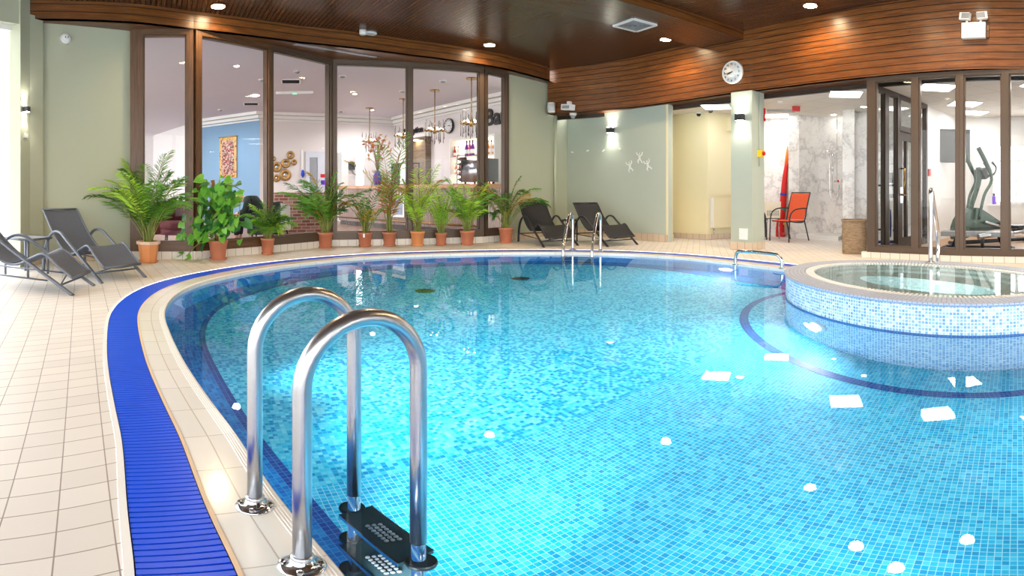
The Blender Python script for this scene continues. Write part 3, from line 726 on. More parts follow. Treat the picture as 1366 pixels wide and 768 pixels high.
def frame_window(name, A, B, zb, zt, wl_=.06, wr_=.06, th=.12, bot=.12, top=.1, mat='frame', glass='glass', label=None, inset=0.0):
    A = Vector((A[0], A[1], 0)); B = Vector((B[0], B[1], 0)); t = (B - A).normalized(); n = Vector((-t.y, t.x, 0)); up = lambda p, z: p + Vector((0, 0, z))
    b = MB()
    def slab(a, c, z0, z1, th=th):
        b.hexa([up(a - n * th / 2, z0), up(c - n * th / 2, z0), up(c + n * th / 2, z0), up(a + n * th / 2, z0), up(a - n * th / 2, z1), up(c - n * th / 2, z1), up(c + n * th / 2, z1), up(a + n * th / 2, z1)])
    slab(A, A + t * wl_, zb, zt); slab(B - t * wr_, B, zb, zt); slab(A + t * wl_, B - t * wr_, zb, zb + bot); slab(A + t * wl_, B - t * wr_, zt - top, zt)
    # thin inner bead
    for (a, c, z0, z1) in ((A + t * wl_, A + t * (wl_ + .02), zb + bot, zt - top), (B - t * (wr_ + .02), B - t * wr_, zb + bot, zt - top)): slab(a, c, z0, z1, th * .55)
    slab(A + t * wl_, B - t * wr_, zb + bot, zb + bot + .02, th * .55); slab(A + t * wl_, B - t * wr_, zt - top - .02, zt - top, th * .55)
    # uv for grained posts: put length along v->u
    for i in range(len(b.uv)):
        f = b.f[i]; vs = [Vector(b.v[k]) for k in f]; dz = max(v.z for v in vs) - min(v.z for v in vs)
        b.uv[i] = [((v.z, (v - A).dot(t)) if dz > .5 else ((v - A).dot(t), v.z)) for v in vs]
    o = struct(name, b, M[mat], label=label, cat='window')
    g = MB(); a, c = A + t * wl_, B - t * wr_
    g.poly([up(a, zb + bot), up(c, zb + bot), up(c, zt - top), up(a, zt - top)]); struct('pane', g, M[glass], o)
    return o
nw = 4
gl_names = ['wide glazed gym panel beside the wicker basket', 'glazed gym panel in front of the wall television', 'glazed gym panel in front of the elliptical trainer', 'glazed gym panel at the right edge of the photo']
for i in range(len(GL) - 1):
    z0 = .10
    frame_window('window_%d' % nw, GL[i], GL[i + 1], z0, ZW, .058 if i else .14, .052, .11, .09, .07, 'frame', 'glass_smoke', gl_names[i] if i < 4 else 'glazed gym panel beyond the right edge of the view'); nw += 1
b = MB(); b.wall(off_open([Vector(p + (0,)) for p in [(5.12, 6.5)] + GL], -.05), .001, .099, .1); struct('baseboard_gym', b, M['plinth'])
# glazed return with door between gym and shower lobby
R0, R1 = Vector((5.28, 6.47, 0)), Vector((7.42, 7.36, 0))
fr = [0, .22, .42]
for k, (a_, c_, lab) in enumerate(((0.02, .21, 'narrow glazed side panel of the gym next to its corner post'), (.21, .42, 'second glazed side panel of the gym before the door'), (.78, .985, 'glazed side panel of the gym beyond its door'))):
    frame_window('window_%d' % nw, R0.lerp(R1, a_), R0.lerp(R1, c_), .02, ZI, .07, .07, .09, .1, .08, 'frame_dark', 'glass_smoke', lab); nw += 1
dA, dB = R0.lerp(R1, .43), R0.lerp(R1, .775); t_ = (dB - dA).normalized()
frame_window('window_%d' % nw, dA, dB, 2.12, ZI, .06, .06, .08, .08, .06, 'frame_dark', 'glass_smoke', 'small transom light above the dark gym door'); nw += 1
rz = atan2(t_.y, t_.x); Lw = (dB - dA).length
door = bpy.data.objects.new('door_1', None); COL.objects.link(door); door.location = dA; door.rotation_euler = (0, 0, rz); door['kind'] = 'structure'; door['label'] = 'dark framed gym door with a long pull handle'; door['category'] = 'door'
b = MB(); b.b2((0, -.03, .02), (.13, .03, 2.1)); b.b2((Lw - .13, -.03, .02), (Lw, .03, 2.1)); b.b2((.13, -.03, .02), (Lw - .13, .03, .22)); b.b2((.13, -.03, 1.96), (Lw - .13, .03, 2.1)); b.b2((.3, -.03, .22), (.36, .03, 1.96)); obj('door_leaf', b, M['frame_dark'], door)
g = MB(); g.poly([(.13, 0, .22), (Lw - .13, 0, .22), (Lw - .13, 0, 1.96), (.13, 0, 1.96)]); obj('pane', g, M['glass_smoke'], door)
b = MB(); b.tube([(.07, -.03, 1.45), (.07, -.1, 1.45), (.07, -.1, 1.0), (.07, -.03, 1.0)], .014, 8); b.tube([(.07, -.03, .98), (.07, -.07, .98), (.2, -.07, .98)], .01, 8); obj('pull_handle', b, M['brass'], door, 'brass coloured pull handle')
b = MB(); b.b2((.02, -.036, .84), (.14, -.031, 1.12)); obj('push_plate', b, M['steel_brushed'], door)

# ---------------------------------------------------------------- bay windows to the lounge
ZT = 3.5
labs = ['narrow bay window pane at the left end behind the octagonal pot palm', 'wide bay window pane in front of the blue lounge wall', 'bay window pane in front of the round gold mirrors', 'bay window pane left of the middle post, in front of the bar', 'bay window pane right of the middle post, in front of the bar clock', 'narrow bay window pane at the right end showing the bar shelves']
seg = [(B0, B1, .2, .11), (B1, PB, .11, .05), (PB, B2, .05, .09), (B2, PD, .09, .05), (PD, B3, .05, .09), (B3, B4, .08, .08)]
for k, (a_, c_, l_, r_) in enumerate(seg):
    frame_window('window_%d' % nw, a_, c_, .13, ZB, l_, r_, .16, .14, .09, 'frame_wood' if k in (0, 1) else 'frame', 'glass', labs[k]); nw += 1
b = MB(); b.wall(off_open([Vector((p[0], p[1], 0)) for p in (B0, B1, B2, B3, B4, (-.04, 11.26))], -.07), .001, .129, .14); struct('baseboard_bay', b, M['plinth'])
# ================================================================ LOUNGE beyond the bay
ZL = 3.72
L0, L1, L2, L3, L4, L5 = (-15.8, 19.4), (-10.9, 16.2), (-8.08, 15.5), (-7.95, 15.75), (-4.23, 18.5), (.75, 13.05)
V = lambda p, z=0.0: Vector((p[0], p[1], z))
bay_in = [V(q) for q in ((-5.55, 6.22), (-4.72, 6.78), (-3.5, 9.6), (-.68, 10.88), (-.2, 11.4))]
lpoly = [(-20, 13), (-7.2, 4.7), (-6.2, 5.0)] + [(p.x, p.y) for p in bay_in] + [(.72, 12.5), (.95, 13.1), L4, L3, L2, L1, L0, (-20, 17)]
b = MB(); b.flat(lpoly, .012); struct('floor', b, M['lounge_floor'])
b = MB(); b.flat(lpoly, ZL, flip=True); struct('ceiling', b, M['lounge_ceiling'])
b = MB(); b.wall([V((-20, 17)), V(L0), V(L1)], 0, ZL, .1); struct('wall_lounge_left', b, M['lounge_white'])
b = MB(); b.wall([V(L1), V(L2)], 0, ZL, .1); struct('wall_lounge_blue', b, M['blue'])
b = MB(); b.wall([V(L2), V(L3)], 0, ZL, .1)
A_, B_ = V(L3), V(L4)
wa, wb = on(A_, B_, 473), on(A_, B_, 486)
b.wall([A_, wa], 0, ZL, .1); b.wall([wb, B_], 0, ZL, .1); b.wall([wa, wb], 0, .9, .1); b.wall([wa, wb], 3.0, ZL, .1); struct('wall_lounge_back', b, M['lounge_white'])
b = MB(); b.wall([V(L4), V(L5)], 0, ZL, .1); struct('wall_lounge_bar', b, M['lounge_white'])
b = MB(); b.wall([V((-7.0, 4.6)), V((-6.15, 4.95))], 0, ZL, .1); struct('wall_lounge_near', b, M['lounge_white'])
b = MB()
for z, d_, h_ in ((ZL - .3, .05, .05), (ZL - .22, .1, .1), (ZL - .1, .2, .1)):
    b.wall(off_open([V(q) for q in (L1, L2, L3, L4, L5)], -d_), z, z + h_, d_ - .01)
struct('trim_15', b, M['white'])
# glazed street side of the lounge
b = MB()
for k in range(7):
    p = V((-20, 13)).lerp(V((-7.2, 4.7)), k / 6); b.box((p.x, p.y, 1.86), (.12, .12, 3.7))
b.bar(V((-20, 13), 3.4), V((-7.2, 4.7), 3.4), .1, .6); b.bar(V((-20, 13), .25), V((-7.2, 4.7), .25), .1, .5)
w_ = struct('window_%d' % nw, b, M['white'], cat='window', label='glazed street front lighting the lounge from the left'); nw += 1
g = MB(); g.poly([V((-20, 13), .5), V((-7.2, 4.7), .5), V((-7.2, 4.7), 3.1), V((-20, 13), 3.1)]); struct('pane', g, M['glass'], w_)
b = MB(); tt = (wb - wa).normalized()  # bright framed opening stands in for a patch of sun on the wall
for p in (wa + tt * .03, wb - tt * .03): b.box((p.x, p.y, 1.95), (.06, .06, 2.1))
b.bar(wa + Vector((0, 0, .93)), wb + Vector((0, 0, .93)), .06, .06); b.bar(wa + Vector((0, 0, 2.97)), wb + Vector((0, 0, 2.97)), .06, .06)
w_ = struct('window_%d' % nw, b, M['white'], cat='window', label='tall narrow window opening standing in for a sun patch on the lounge rear wall'); nw += 1
g = MB(); g.poly([wa + Vector((0, 0, .95)), wb + Vector((0, 0, .95)), wb + Vector((0, 0, 2.95)), wa + Vector((0, 0, 2.95))]); struct('pane', g, M['glass'], w_)

class Wall:
    """frame of a wall for hanging things: local x along the wall, local -y towards the room"""
    def __init__(s, A, B): s.A, s.B = V(A), V(B); t = (s.B - s.A).normalized(); s.rz = atan2(t.y, t.x); s.n = Vector((t.y, -t.x, 0))
    def at(s, x, y=None, z=None, out=0.0):
        p = on(s.A, s.B, x); p.z = z if z is not None else ZD(y, hd(p)); p = p + s.n * out; return p
    def thing(s, name, label, cat, x, y, group=None, out=0.0): return thing(name, label, cat, s.at(x, y, out=out), s.rz, group)
    def w(s, x0, x1): return (on(s.A, s.B, x1) - on(s.A, s.B, x0)).length
WBLUE, WBACK, WBAR = Wall(L1, L2), Wall(L3, L4), Wall(L4, L5)
# tapestry
tp = WBLUE.at(305, 237, out=.03); wd = .84
t = thing('tapestry', 'patterned wall rug with gold border hanging on the blue lounge wall', 'wall rug', tp, WBLUE.rz)
h_ = WBLUE.at(305, 183).z - tp.z
b = MB(); nx, nz = 10, 14
for i in range(nx):
    for j in range(nz):
        f = lambda i, j: (-wd / 2 + wd * i / nx, -.015 * sin(i * 1.3), h_ * j / nz); uv = lambda i, j: (wd * i / nx, 1.62 * j / nz)
        b.poly([f(i, j), f(i + 1, j), f(i + 1, j + 1), f(i, j + 1)], [uv(i, j), uv(i + 1, j), uv(i + 1, j + 1), uv(i, j + 1)])
obj('woven_field', b, M['tapestry'], t)
obj('hanging_rod', MB().tube([(-wd / 2 - .04, 0, h_ + .01), (wd / 2 + .04, 0, h_ + .01)], .018, 8), M['brass'], t)
# gold mirrors
mlab = ['small gold framed mirror touching the bay window post, highest left', 'large gold mirror below the smallest left one', 'small gold mirror at the bottom left of the cluster', 'middle gold mirror of the cluster with a bright reflection', 'largest gold mirror of the cluster, lowest right', 'topmost gold framed mirror of the cluster', 'small gold mirror at the right end of the cluster']
for (x, y, r), lb in zip(((364.5, 211.7, 3.6), (369, 222.8, 7), (368.6, 237.5, 5.3), (381, 218, 6.4), (380.4, 233.4, 8), (387.4, 207, 5.6), (392, 216.4, 4.1)), mlab):
    R = r / F_ * 17.6; t = WBACK.thing('round_mirror', lb, 'mirror', x, y, 'round gold framed mirrors', .03 + .01 * (r > 6))
    obj('frame', MB().lathe([(R, .02), (R, -.015), (R * .93, -.03), (R * .55, -.055), (R * .5, -.03), (R * .48, .0)], axis='Y', n=32), M['gold'], t)
    obj('glass', MB().lathe([(R * .52, .0), (R * .52, -.02), (1e-4, -.022)], axis='Y', n=24), M['mirror'], t)
# white lounge door with grey glazing
def panel(w, h, d, c=(0, 0, 0)): return MB().b2((c[0] - w / 2, c[1] - d, c[2]), (c[0] + w / 2, c[1], c[2] + h))
t = WBACK.thing('door_2', 'white lounge door with a grey glazed panel and coloured stickers', 'door', 422, 255, out=.02); t.location.z = .02; dw = WBACK.w(408, 437); dh = ZD(203, hd(t.location))
t['kind'] = 'structure'
b = MB(); b.b2((-dw / 2, -.05, 0), (-dw / 2 + .13, 0, dh)); b.b2((dw / 2 - .35, -.05, 0), (dw / 2, 0, dh)); b.b2((-dw / 2 + .13, -.05, dh - .2), (dw / 2 - .35, 0, dh)); b.b2((-dw / 2 + .13, -.05, 0), (dw / 2 - .35, 0, 1.0))
obj('door_frame', b, plain('pale_door_paint', srgb(206, 212, 224), .5), t); obj('glazing', panel(dw - .48, dh - 1.2, .02, (-.11, 0, 1.0)), plain('grey_blind', srgb(150, 156, 164), .5), t)
for (dx, z, w2, h2, m) in ((.22, 1.5, .16, .12, 'red'), (.26, 1.25, .2, .16, 'purple'), (.2, 1.3, .1, .1, 'teal')): obj('sticker', panel(w2, h2, .006, (dw / 2 - .4 + dx, -.05, z)), M[m], t)
t = WBACK.thing('white_cabinet', 'tall white cabinet standing against the lounge rear wall left of the narrow bright opening', 'cabinet', 454.5, 250, out=.05); t.location.z = .012; w2 = WBACK.w(450, 459); h2 = ZD(204, hd(t.location))
b = MB(); b.b2((-w2 / 2, -.4, 0), (w2 / 2, 0, h2)); obj('body', b, M['white_plastic'], t); b = MB(); b.b2((-w2 / 2 + .01, -.42, .06), (w2 / 2 - .01, -.402, h2 - .02)); obj('door', b, M['white'], t)
t = WBACK.thing('wall_telephone', 'black wall telephone beside the narrow bright opening in the lounge wall', 'telephone', 468.5, 226, out=.02)
b = MB(); b.box((0, -.05, .12), (.2, .08, .26)); b.box((-.16, -.05, .13), (.1, .06, .22)); obj('body', b, M['black'], t)
obj('cord', MB().tube([(.0, -.05, .0), (.06, -.06, -.14), (.16, -.06, -.2)], .012, 6), M['black'], t)
t = WBACK.thing('wall_candle_holder', 'small blue and white ornament on the lounge wall left of the white door', 'ornament', 403, 233, out=.02)
b = MB(); b.lathe([(.02, -.1), (.07, 0), (.05, .12), (.03, .16)], (0, -.08, 0), 12); obj('cup', b, M['blue_strap'], t); b = MB(); b.b2((-.04, -.02, .16), (.04, 0, .85)); obj('back_plate', b, M['white_plastic'], t)

# ---------------- bar wall
def text(s, size, ext, name, mat, parent):
    c = bpy.data.curves.new(name, 'FONT'); c.body = s; c.size = size; c.extrude = ext; c.align_x = 'LEFT'; c.offset = size * .02
    o = bpy.data.objects.new(name, c); COL.objects.link(o); dg = bpy.context.evaluated_depsgraph_get(); me = bpy.data.meshes.new_from_object(o.evaluated_get(dg)); bpy.data.objects.remove(o)
    me.materials.clear(); me.materials.append(mat); ob = bpy.data.objects.new(name, me); COL.objects.link(ob); ob.parent = parent; return ob
def sign(word, x, y, hgt, lb):
    t = WBAR.thing('wall_lettering', lb, 'lettering', x, y, out=.04); o = text(word, 1, .012, 'letters', M['black'], t); o.rotation_euler = (pi / 2, 0, 0); o.scale = (hgt, hgt, 1.5); return t
sign('Reception', 540, 180, .62 * .45 + .02, 'black word Reception lettered on the white wall over the bar')
sign('Bar', 648.5, 168, .66, 'black word Bar lettered large on the white wall above the bottle shelves')
def clock(t, R, minute, hour, numerals=True, rim='black'):
    obj('case', MB().lathe([(R, .02), (R, -.035), (R * .95, -.05), (R * .9, -.035)], axis='Y', n=40), M[rim], t)
    obj('face', MB().lathe([(R * .89, .0), (R * .89, -.038), (1e-4, -.039)], axis='Y', n=40), M['white_plastic'], t)
    if numerals:
        for k in range(1, 13):
            a = k * pi / 6; o = text(str(k), R * .24, .001, 'numeral', M['black'], t); o.rotation_euler = (pi / 2, 0, 0); wd_ = R * (.075 if k < 10 else .15)
            o.location = (R * .73 * sin(a) - wd_, -.0405, R * .73 * cos(a) - R * .085)
    else:
        b = MB()
        for k in range(12): a = k * pi / 6; b.bar((R * .7 * sin(a), -.041, R * .7 * cos(a)), (R * .84 * sin(a), -.041, R * .84 * cos(a)), .02, .006, up=(0, 1, 0))
        obj('hour_marks', b, M['black'], t)
    for nm, ang, ln, wt in (('minute_hand', minute, .74, .045), ('hour_hand', hour, .48, .07)):
        b = MB(); b.bar((-R * .1 * sin(ang), -.046, -R * .1 * cos(ang)), (R * ln * sin(ang), -.046, R * ln * cos(ang)), R * wt, .004, up=(0, 1, 0)); obj(nm, b, M['black'], t)
t = WBAR.thing('wall_clock', 'round black rimmed clock on the white lounge wall beside the lettering', 'clock', 600.6, 168, out=.04); clock(t, .23, radians(100), radians(85), False)
# doorway recess clad in grey oak
xa, xb = WBAR.at(551, z=0), WBAR.at(574, z=0); zt = ZD(188, hd(xa))
t = WBAR.thing('door_3', 'oak lined doorway with a small ceiling spot behind the bar', 'door', 562, 250, out=.0); t.location.z = 0; t['kind'] = 'structure'; w2 = (xb - xa).length
b = MB(); b.uv = []; 
for lo_, hi_ in (((-w2 / 2, -.03, 0), (w2 / 2, -.005, zt)), ((-w2 / 2 - .06, -.22, 0), (-w2 / 2, -.005, zt)), ((w2 / 2, -.22, 0), (w2 / 2 + .06, -.005, zt)), ((-w2 / 2 - .06, -.22, zt), (w2 / 2 + .06, -.005, zt + .06))): b.b2(lo_, hi_)
obj('oak_lining', b, M['dark_panel'], t); obj('spot', MB().lathe([(.07, zt - .03), (.07, zt)], (-.15, -.12, 0), 16), M['light_warm'], t)
# warm lit bottle alcove
al, ar = 610, 668
t = WBAR.thing('bottle_shelving', 'warmly lit shelf alcove with bottles under the word Bar', 'shelving', (al + ar) / 2, 240); t.location.z = 1.05; w2 = WBAR.w(al, ar); h2 = 1.5
b = MB(); b.b2((-w2 / 2, -.04, 0), (w2 / 2, -.02, h2)); obj('lit_back_panel', b, M['shelf_glow'], t)
b = MB(); b.b2((-w2 / 2 - .05, -.3, -.05), (-w2 / 2, 0, h2 + .05)); b.b2((w2 / 2, -.3, -.05), (w2 / 2 + .05, 0, h2 + .05)); b.b2((-w2 / 2, -.3, h2), (w2 / 2, 0, h2 + .05)); obj('surround', b, M['white'], t)
SH = (0.02, .5, 1.0)
for z in SH: b = MB(); b.b2((-w2 / 2, -.28, z - .03), (w2 / 2, -.04, z)); obj('shelf', b, M['white'], t)
shelf_t = t
def bottle_proto(m, nm='bottle'):
    t = thing(nm, '', 'bottle'); obj('glass_body', MB().lathe([(.04, 0), (.042, .02), (.042, .17), (.034, .21), (.015, .25), (.014, .3)], n=12), M[m], t); obj('cap', MB().lathe([(.017, .29), (.017, .33)], n=10), M['black'], t)
    b = MB().lathe([(.0435, .06), (.0435, .14)], n=12); b.f = b.f[:-2]; b.uv = b.uv[:-2]; b.mi = b.mi[:-2]; b.smooth = b.smooth[:-2]; obj('label_band', b, M['white_plastic'], t); return t
M['b_green'] = plain('green_glass', srgb(60, 170, 30), .15); M['b_amber'] = plain('amber_glass', srgb(214, 130, 40), .15); M['b_pink'] = plain('pink_glass', srgb(196, 60, 130), .15); M['b_clear'] = plain('pale_glass', srgb(226, 220, 206), .12); M['b_purple'] = plain('purple_glass', srgb(104, 40, 150), .15); M['b_red'] = plain('red_glass', srgb(180, 40, 40), .15)
bn = {'b_green': 'green', 'b_amber': 'amber', 'b_pink': 'pink', 'b_clear': 'pale', 'b_purple': 'purple', 'b_red': 'red'}
protos = {k: bottle_proto(k) for k in bn}; used = set()
Rm = Matrix.Rotation(WBAR.rz, 4, 'Z'); rowname = {0: 'lowest', 1: 'middle', 2: 'top'}
lay = [(2, 612.5, 'b_red', 1), (2, 617, 'b_clear', 1), (2, 628.5, 'b_purple', 1.4), (2, 632.5, 'b_pink', 1.4), (2, 636.5, 'b_purple', 1.4), (2, 653, 'b_green', 1.3), (2, 657, 'b_amber', 1.2), (2, 661.5, 'b_clear', 1.2), (2, 665, 'b_amber', 1.1),
       (1, 614, 'b_amber', 1), (1, 619, 'b_red', 1), (1, 624, 'b_clear', 1.1), (1, 654, 'b_clear', 1.2), (1, 658, 'b_amber', 1.1), (1, 662, 'b_green', 1.2), (0, 654, 'b_clear', 1.1), (0, 659, 'b_red', 1), (0, 663.5, 'b_amber', 1)]
wherew = lambda x: 'left of the bay corner post' if x < 645 else 'right of the bay corner post'
cnt = {}
for r, x, m, sc in lay:
    q = protos[m]; o = q if m not in used else copy_tree(q); used.add(m); p = WBAR.at(x, z=1.05 + SH[r]) + WBAR.n * .16; o.location = p; o.scale = (sc,) * 3
    key = (r, m, x < 645); cnt[key] = cnt.get(key, 0) + 1
    pre = {1: '', 2: 'second '}[cnt[key]]
    tag(o, '%s%s glass bottle on the %s lit bar shelf, %s' % (pre, bn[m], rowname[r], wherew(x)), 'bottle', 'bottles on the lit bar shelves')
# ---------------- bar counter
bar0, bar1 = Q(452, 16.6), Q(650, 11.95)
dv = (bar1 - bar0).normalized(); bn_ = Vector((-dv.y, dv.x, 0)); rzb = atan2(dv.y, dv.x); Lb = (bar1 - bar0).length
BAR = thing('bar_counter', 'long lounge bar counter with oak top and ribbed metal front', 'bar counter', bar0, rzb)
b = MB(); b.b2((-.1, -.12, 1.13), (Lb + .1, .62, 1.22)); 
for i in range(len(b.uv)): b.uv[i] = [(b.v[k][0], b.v[k][1] + b.v[k][2]) for k in b.f[i]]
obj('counter_top', b, M['bar_wood'], BAR)
b = MB(); b.b2((0, 0, .14), (Lb, .5, 1.13)); obj('ribbed_front', b, M['ribbed'], BAR)
b = MB(); b.b2((.02, .05, 0), (Lb - .02, .48, .14)); obj('kick_board', b, M['frame_dark'], BAR)
obj('foot_rail', MB().tube([(.1, -.16, .25), (Lb - .1, -.16, .25)], .022, 8), M['brass'], BAR)
def onbar(x, out=.0): p = on(bar0, bar1, x); p = p + bn_ * out; p.z = 1.22; return p
# coffee machine
p = onbar(627, .1); t = thing('coffee_machine', 'large polished steel coffee machine on the bar counter', 'coffee machine', p, rzb)
b = MB(); pr = [(0, .06), (0, .34), (.03, .46), (.10, .54), (.20, .58), (.40, .58), (.46, .5), (.46, .06)]
n0 = b.add([(-.36, y, z) for y, z in pr]); n1 = b.add([(.36, y, z) for y, z in pr]); k = len(pr); b.sm = True
for i in range(k): j = (i + 1) % k; b.face((n0 + i, n1 + i, n1 + j, n0 + j))
b.sm = False; b.face([n0 + i for i in range(k)]); b.face([n1 + i for i in reversed(range(k))]); obj('steel_body', b, M['steel_brushed'], t)
b = MB(); b.b2((.362, .0, .05), (.40, .46, .6)); b.b2((-.4, .0, .05), (-.362, .46, .6)); obj('side_panel', b, M['black'], t)
b = MB(); 
for x in (-.3, .3):
    for y in (.06, .4): b.lathe([(.025, 0), (.025, .06)], (x, y, 0), 10)
obj('feet', b, M['black'], t); obj('badge', MB().b2((-.1, -.012, .36), (.1, -.001, .39)), M['dark'], t)
# wine bottle rack
p = onbar(604, .3); t = thing('wine_rack', 'upright wine rack holding five lying bottles beside the coffee machine', 'wine rack', p, rzb)
b = MB(); b.tube([(-.14, 0, 0), (-.14, 0, .72)], .012, 8); b.tube([(.14, 0, 0), (.14, 0, .72)], .012, 8); b.box((0, 0, .01), (.4, .2, .02)); b.tube([(-.14, 0, .72), (.5, 0, .7)], .012, 8)
obj('rack_frame', b, M['dark'], t)
pr0 = None
for k in range(5):
    z = .12 + .125 * k; 
    if pr0 is None:
        pr0 = thing('wine_bottle', '', 'bottle'); obj('glass_body', MB().lathe([(.001, -.16), (.04, -.155), (.04, .04), (.014, .12), (.014, .17)], axis='X', n=12), plain('dark_wine_glass', srgb(60, 20, 24), .2), pr0); obj('foil', MB().lathe([(.016, .13), (.016, .175)], axis='X', n=10), M['white_plastic'], pr0); w = pr0
    else: w = copy_tree(pr0)
    w.location = p + Vector((0, 0, z)); w.rotation_euler = (0, 0, rzb + pi)
    tag(w, 'dark wine bottle lying in the rack on the bar, ' + ('lowest', 'second from the bottom', 'middle one', 'second from the top', 'topmost')[k], 'bottle', 'wine bottles lying in the bar rack')
# vase with rust coloured palm and dried flowers
p = onbar(500, .1); t = thing('flower_arrangement', 'tall arrangement of dried golden flowers and rust red blooms on the bar', 'flower arrangement', p, 0)
obj('vase', MB().lathe([(.09, 0), (.13, .1), (.12, .28), (.06, .38), (.08, .42)], n=20), M['blue_strap'], t)
b = MB(); rnd = random.Random(3); tips = []
for k in range(16):
    a = rnd.uniform(0, 2 * pi); r = rnd.uniform(.1, .42); h = rnd.uniform(.75, 1.45); tip = (r * cos(a), r * sin(a) * .5, h); b.tube([(0, 0, .35), (r * .3 * cos(a), r * .2 * sin(a), .4 + (h - .4) * .6), tip], .008, 5); tips.append(tip)
obj('stems', b, M['stem_brown'], t); b = MB(); b2 = MB()
for k, tp_ in enumerate(tips):
    tgt = b if k % 2 else b2
    for j in range(9):
        d_ = Vector((rnd.gauss(0, 1), rnd.gauss(0, 1), rnd.gauss(0, 1))).normalized(); s_ = d_.cross(Vector((.3, .2, 1))).normalized() * .03; c0 = Vector(tp_); L_ = .14 if k % 2 else .2
        tgt.poly([c0, c0 + d_ * L_ * .5 + s_, c0 + d_ * L_, c0 + d_ * L_ * .5 - s_])
obj('petals', b, leafmat('dried_petal', srgb(206, 176, 130), srgb(180, 140, 96)), t); obj('red_blooms', b2, M['leaf_red'], t)
# notices and till
p = onbar(532, .2); t = thing('bar_fridge_display', 'glass display case with packets standing on the bar', 'display case', p, rzb)
b = MB(); b.b2((-.4, -.15, 0), (.4, .2, .03)); b.b2((-.4, -.15, .57), (.4, .2, .6)); 
for x in (-.39, .37): b.b2((x, -.15, .03), (x + .02, -.13, .57)); b.b2((x, .18, .03), (x + .02, .2, .57))
obj('case_frame', b, M['dark'], t); b = MB(); b.b2((-.37, -.14, .03), (.37, -.135, .57)); obj('front_glass', b, M['glass'], t)
b = MB(); 
for k, m in enumerate(('red', 'teal', 'white_plastic', 'orange_fabric', 'white_plastic', 'red')): obj('packet', MB().b2((-.34 + k * .115, -.08, .03), (-.25 + k * .115, .06, .2 + .1 * (k % 3))), M[m], t)
p = on(bar0, bar1, 531) - bn_ * .02
t = thing('framed_notice', 'white framed notice board fixed to the bar front', 'notice board', (p.x, p.y, .35), rzb); w2 = .62
obj('board', MB().b2((-w2 / 2, -.03, 0), (w2 / 2, -.01, .66)), M['white_plastic'], t); obj('picture', MB().b2((-w2 / 2 + .06, -.035, .07), (w2 / 2 - .06, -.031, .58)), plain('grey_photo_print', srgb(150, 160, 180), .4, var=.35, scale=7), t)
# ---------------- pendants
plab = ['brass pendant furthest left, half behind the dried flowers', 'brass and acrylic pendant just left of the middle window post', 'brass and acrylic pendant right of the middle window post', 'largest brass and acrylic pendant, just left of the bay corner post']
pp = None
for (x, d_), lb in zip(((493, 16.7), (538, 15.05), (580, 13.7), (629, 12.2)), plab):
    if pp is None:
        t = pp = thing('pendant_light', '', 'pendant light')
        obj('canopy', MB().lathe([(.13, -.03), (.13, 0)], n=20), M['brass'], t); obj('rod', MB().tube([(0, 0, 0), (0, 0, -1.0)], .012, 8), M['brass'], t)
        b = MB(); b.lathe([(.04, -1.16), (.05, -1.1), (.04, -1.0)], n=14)
        for k in range(9): a = k * 2 * pi / 9; b.tube([(0, 0, -1.1), (.24 * cos(a), .24 * sin(a), -1.08)], .012, 6); b.lathe([(.028, -1.1), (.028, -1.05)], (.25 * cos(a), .25 * sin(a), 0), 10)
        obj('arms', b, M['brass'], t); b = MB()
        for k in range(18): a = k * 2 * pi / 18; R = .25 if k % 2 else .14; z0 = (-1.38, -1.3, -1.42)[k % 3]; z1 = (-.86, -.92, -.8)[k % 3]; b.tube([(R * cos(a), R * sin(a), z0), (R * cos(a), R * sin(a), z1)], .009, 6)
        obj('acrylic_rods', b, M['clear_acrylic'], t)
        b = MB(); 
        for k in range(6): a = k * pi / 3; b.ball((.16 * cos(a), .16 * sin(a), -1.03), .018, 8, 6)
        obj('bulbs', b, M['light_white'], t)
    else: t = copy_tree(pp)
    t.location = Q(x, d_, ZL); tag(t, lb, 'pendant light', 'brass pendants above the bar')
# ---------------- lounge ceiling fittings
def puck(name, lab, cat, x, y, group, r=.07, glow=None, z=ZL, vent=False):
    p = P(x, y, z); t = thing(name, lab, cat, p, az(x) * -1, group)
    if vent:
        b = MB(); w2, h2 = r * 2, r * 2; b.b2((-w2, -h2, -.02), (w2, -h2 + .04, 0)); b.b2((-w2, h2 - .04, -.02), (w2, h2, 0)); b.b2((-w2, -h2, -.02), (-w2 + .04, h2, 0)); b.b2((w2 - .04, -h2, -.02), (w2, h2, 0)); obj('vent_frame', b, M['white_plastic'], t)
        b = MB()
        for k in range(7): yy = -h2 + .06 + k * (2 * h2 - .12) / 6; b.box((0, yy, -.012), (2 * w2 - .08, .03, .006), rx=.6)
        obj('louvres', b, M['dark'], t)
    elif glow: obj('ring', MB().lathe([(r * 1.2, -.01), (r * 1.2, 0)], n=20), M['white_plastic'], t); obj('lens', MB().lathe([(r, -.016), (r, -.011)], n=20), M[glow], t)
    else: obj('base', MB().lathe([(r, -.02), (r, 0)], n=20), M['white_plastic'], t); obj('dome', MB().lathe([(.01, -.06), (r * .6, -.045), (r * .7, -.02)], n=16), M['grey_plastic'], t)
    return t
puck('recessed_spotlight', 'lit warm spotlight in the lounge ceiling seen over the blue wall', 'spotlight', 340, 127, 'lounge ceiling fittings', .12, 'light_white')
puck('ceiling_vent', 'square air vent in the lounge ceiling near the first bay post', 'air vent', 335, 138, 'lounge ceiling vents', .12, vent=True)
puck('ceiling_vent', 'square air vent in the lounge ceiling seen between the second and third bay posts', 'air vent', 388, 108, 'lounge ceiling vents', .12, vent=True)
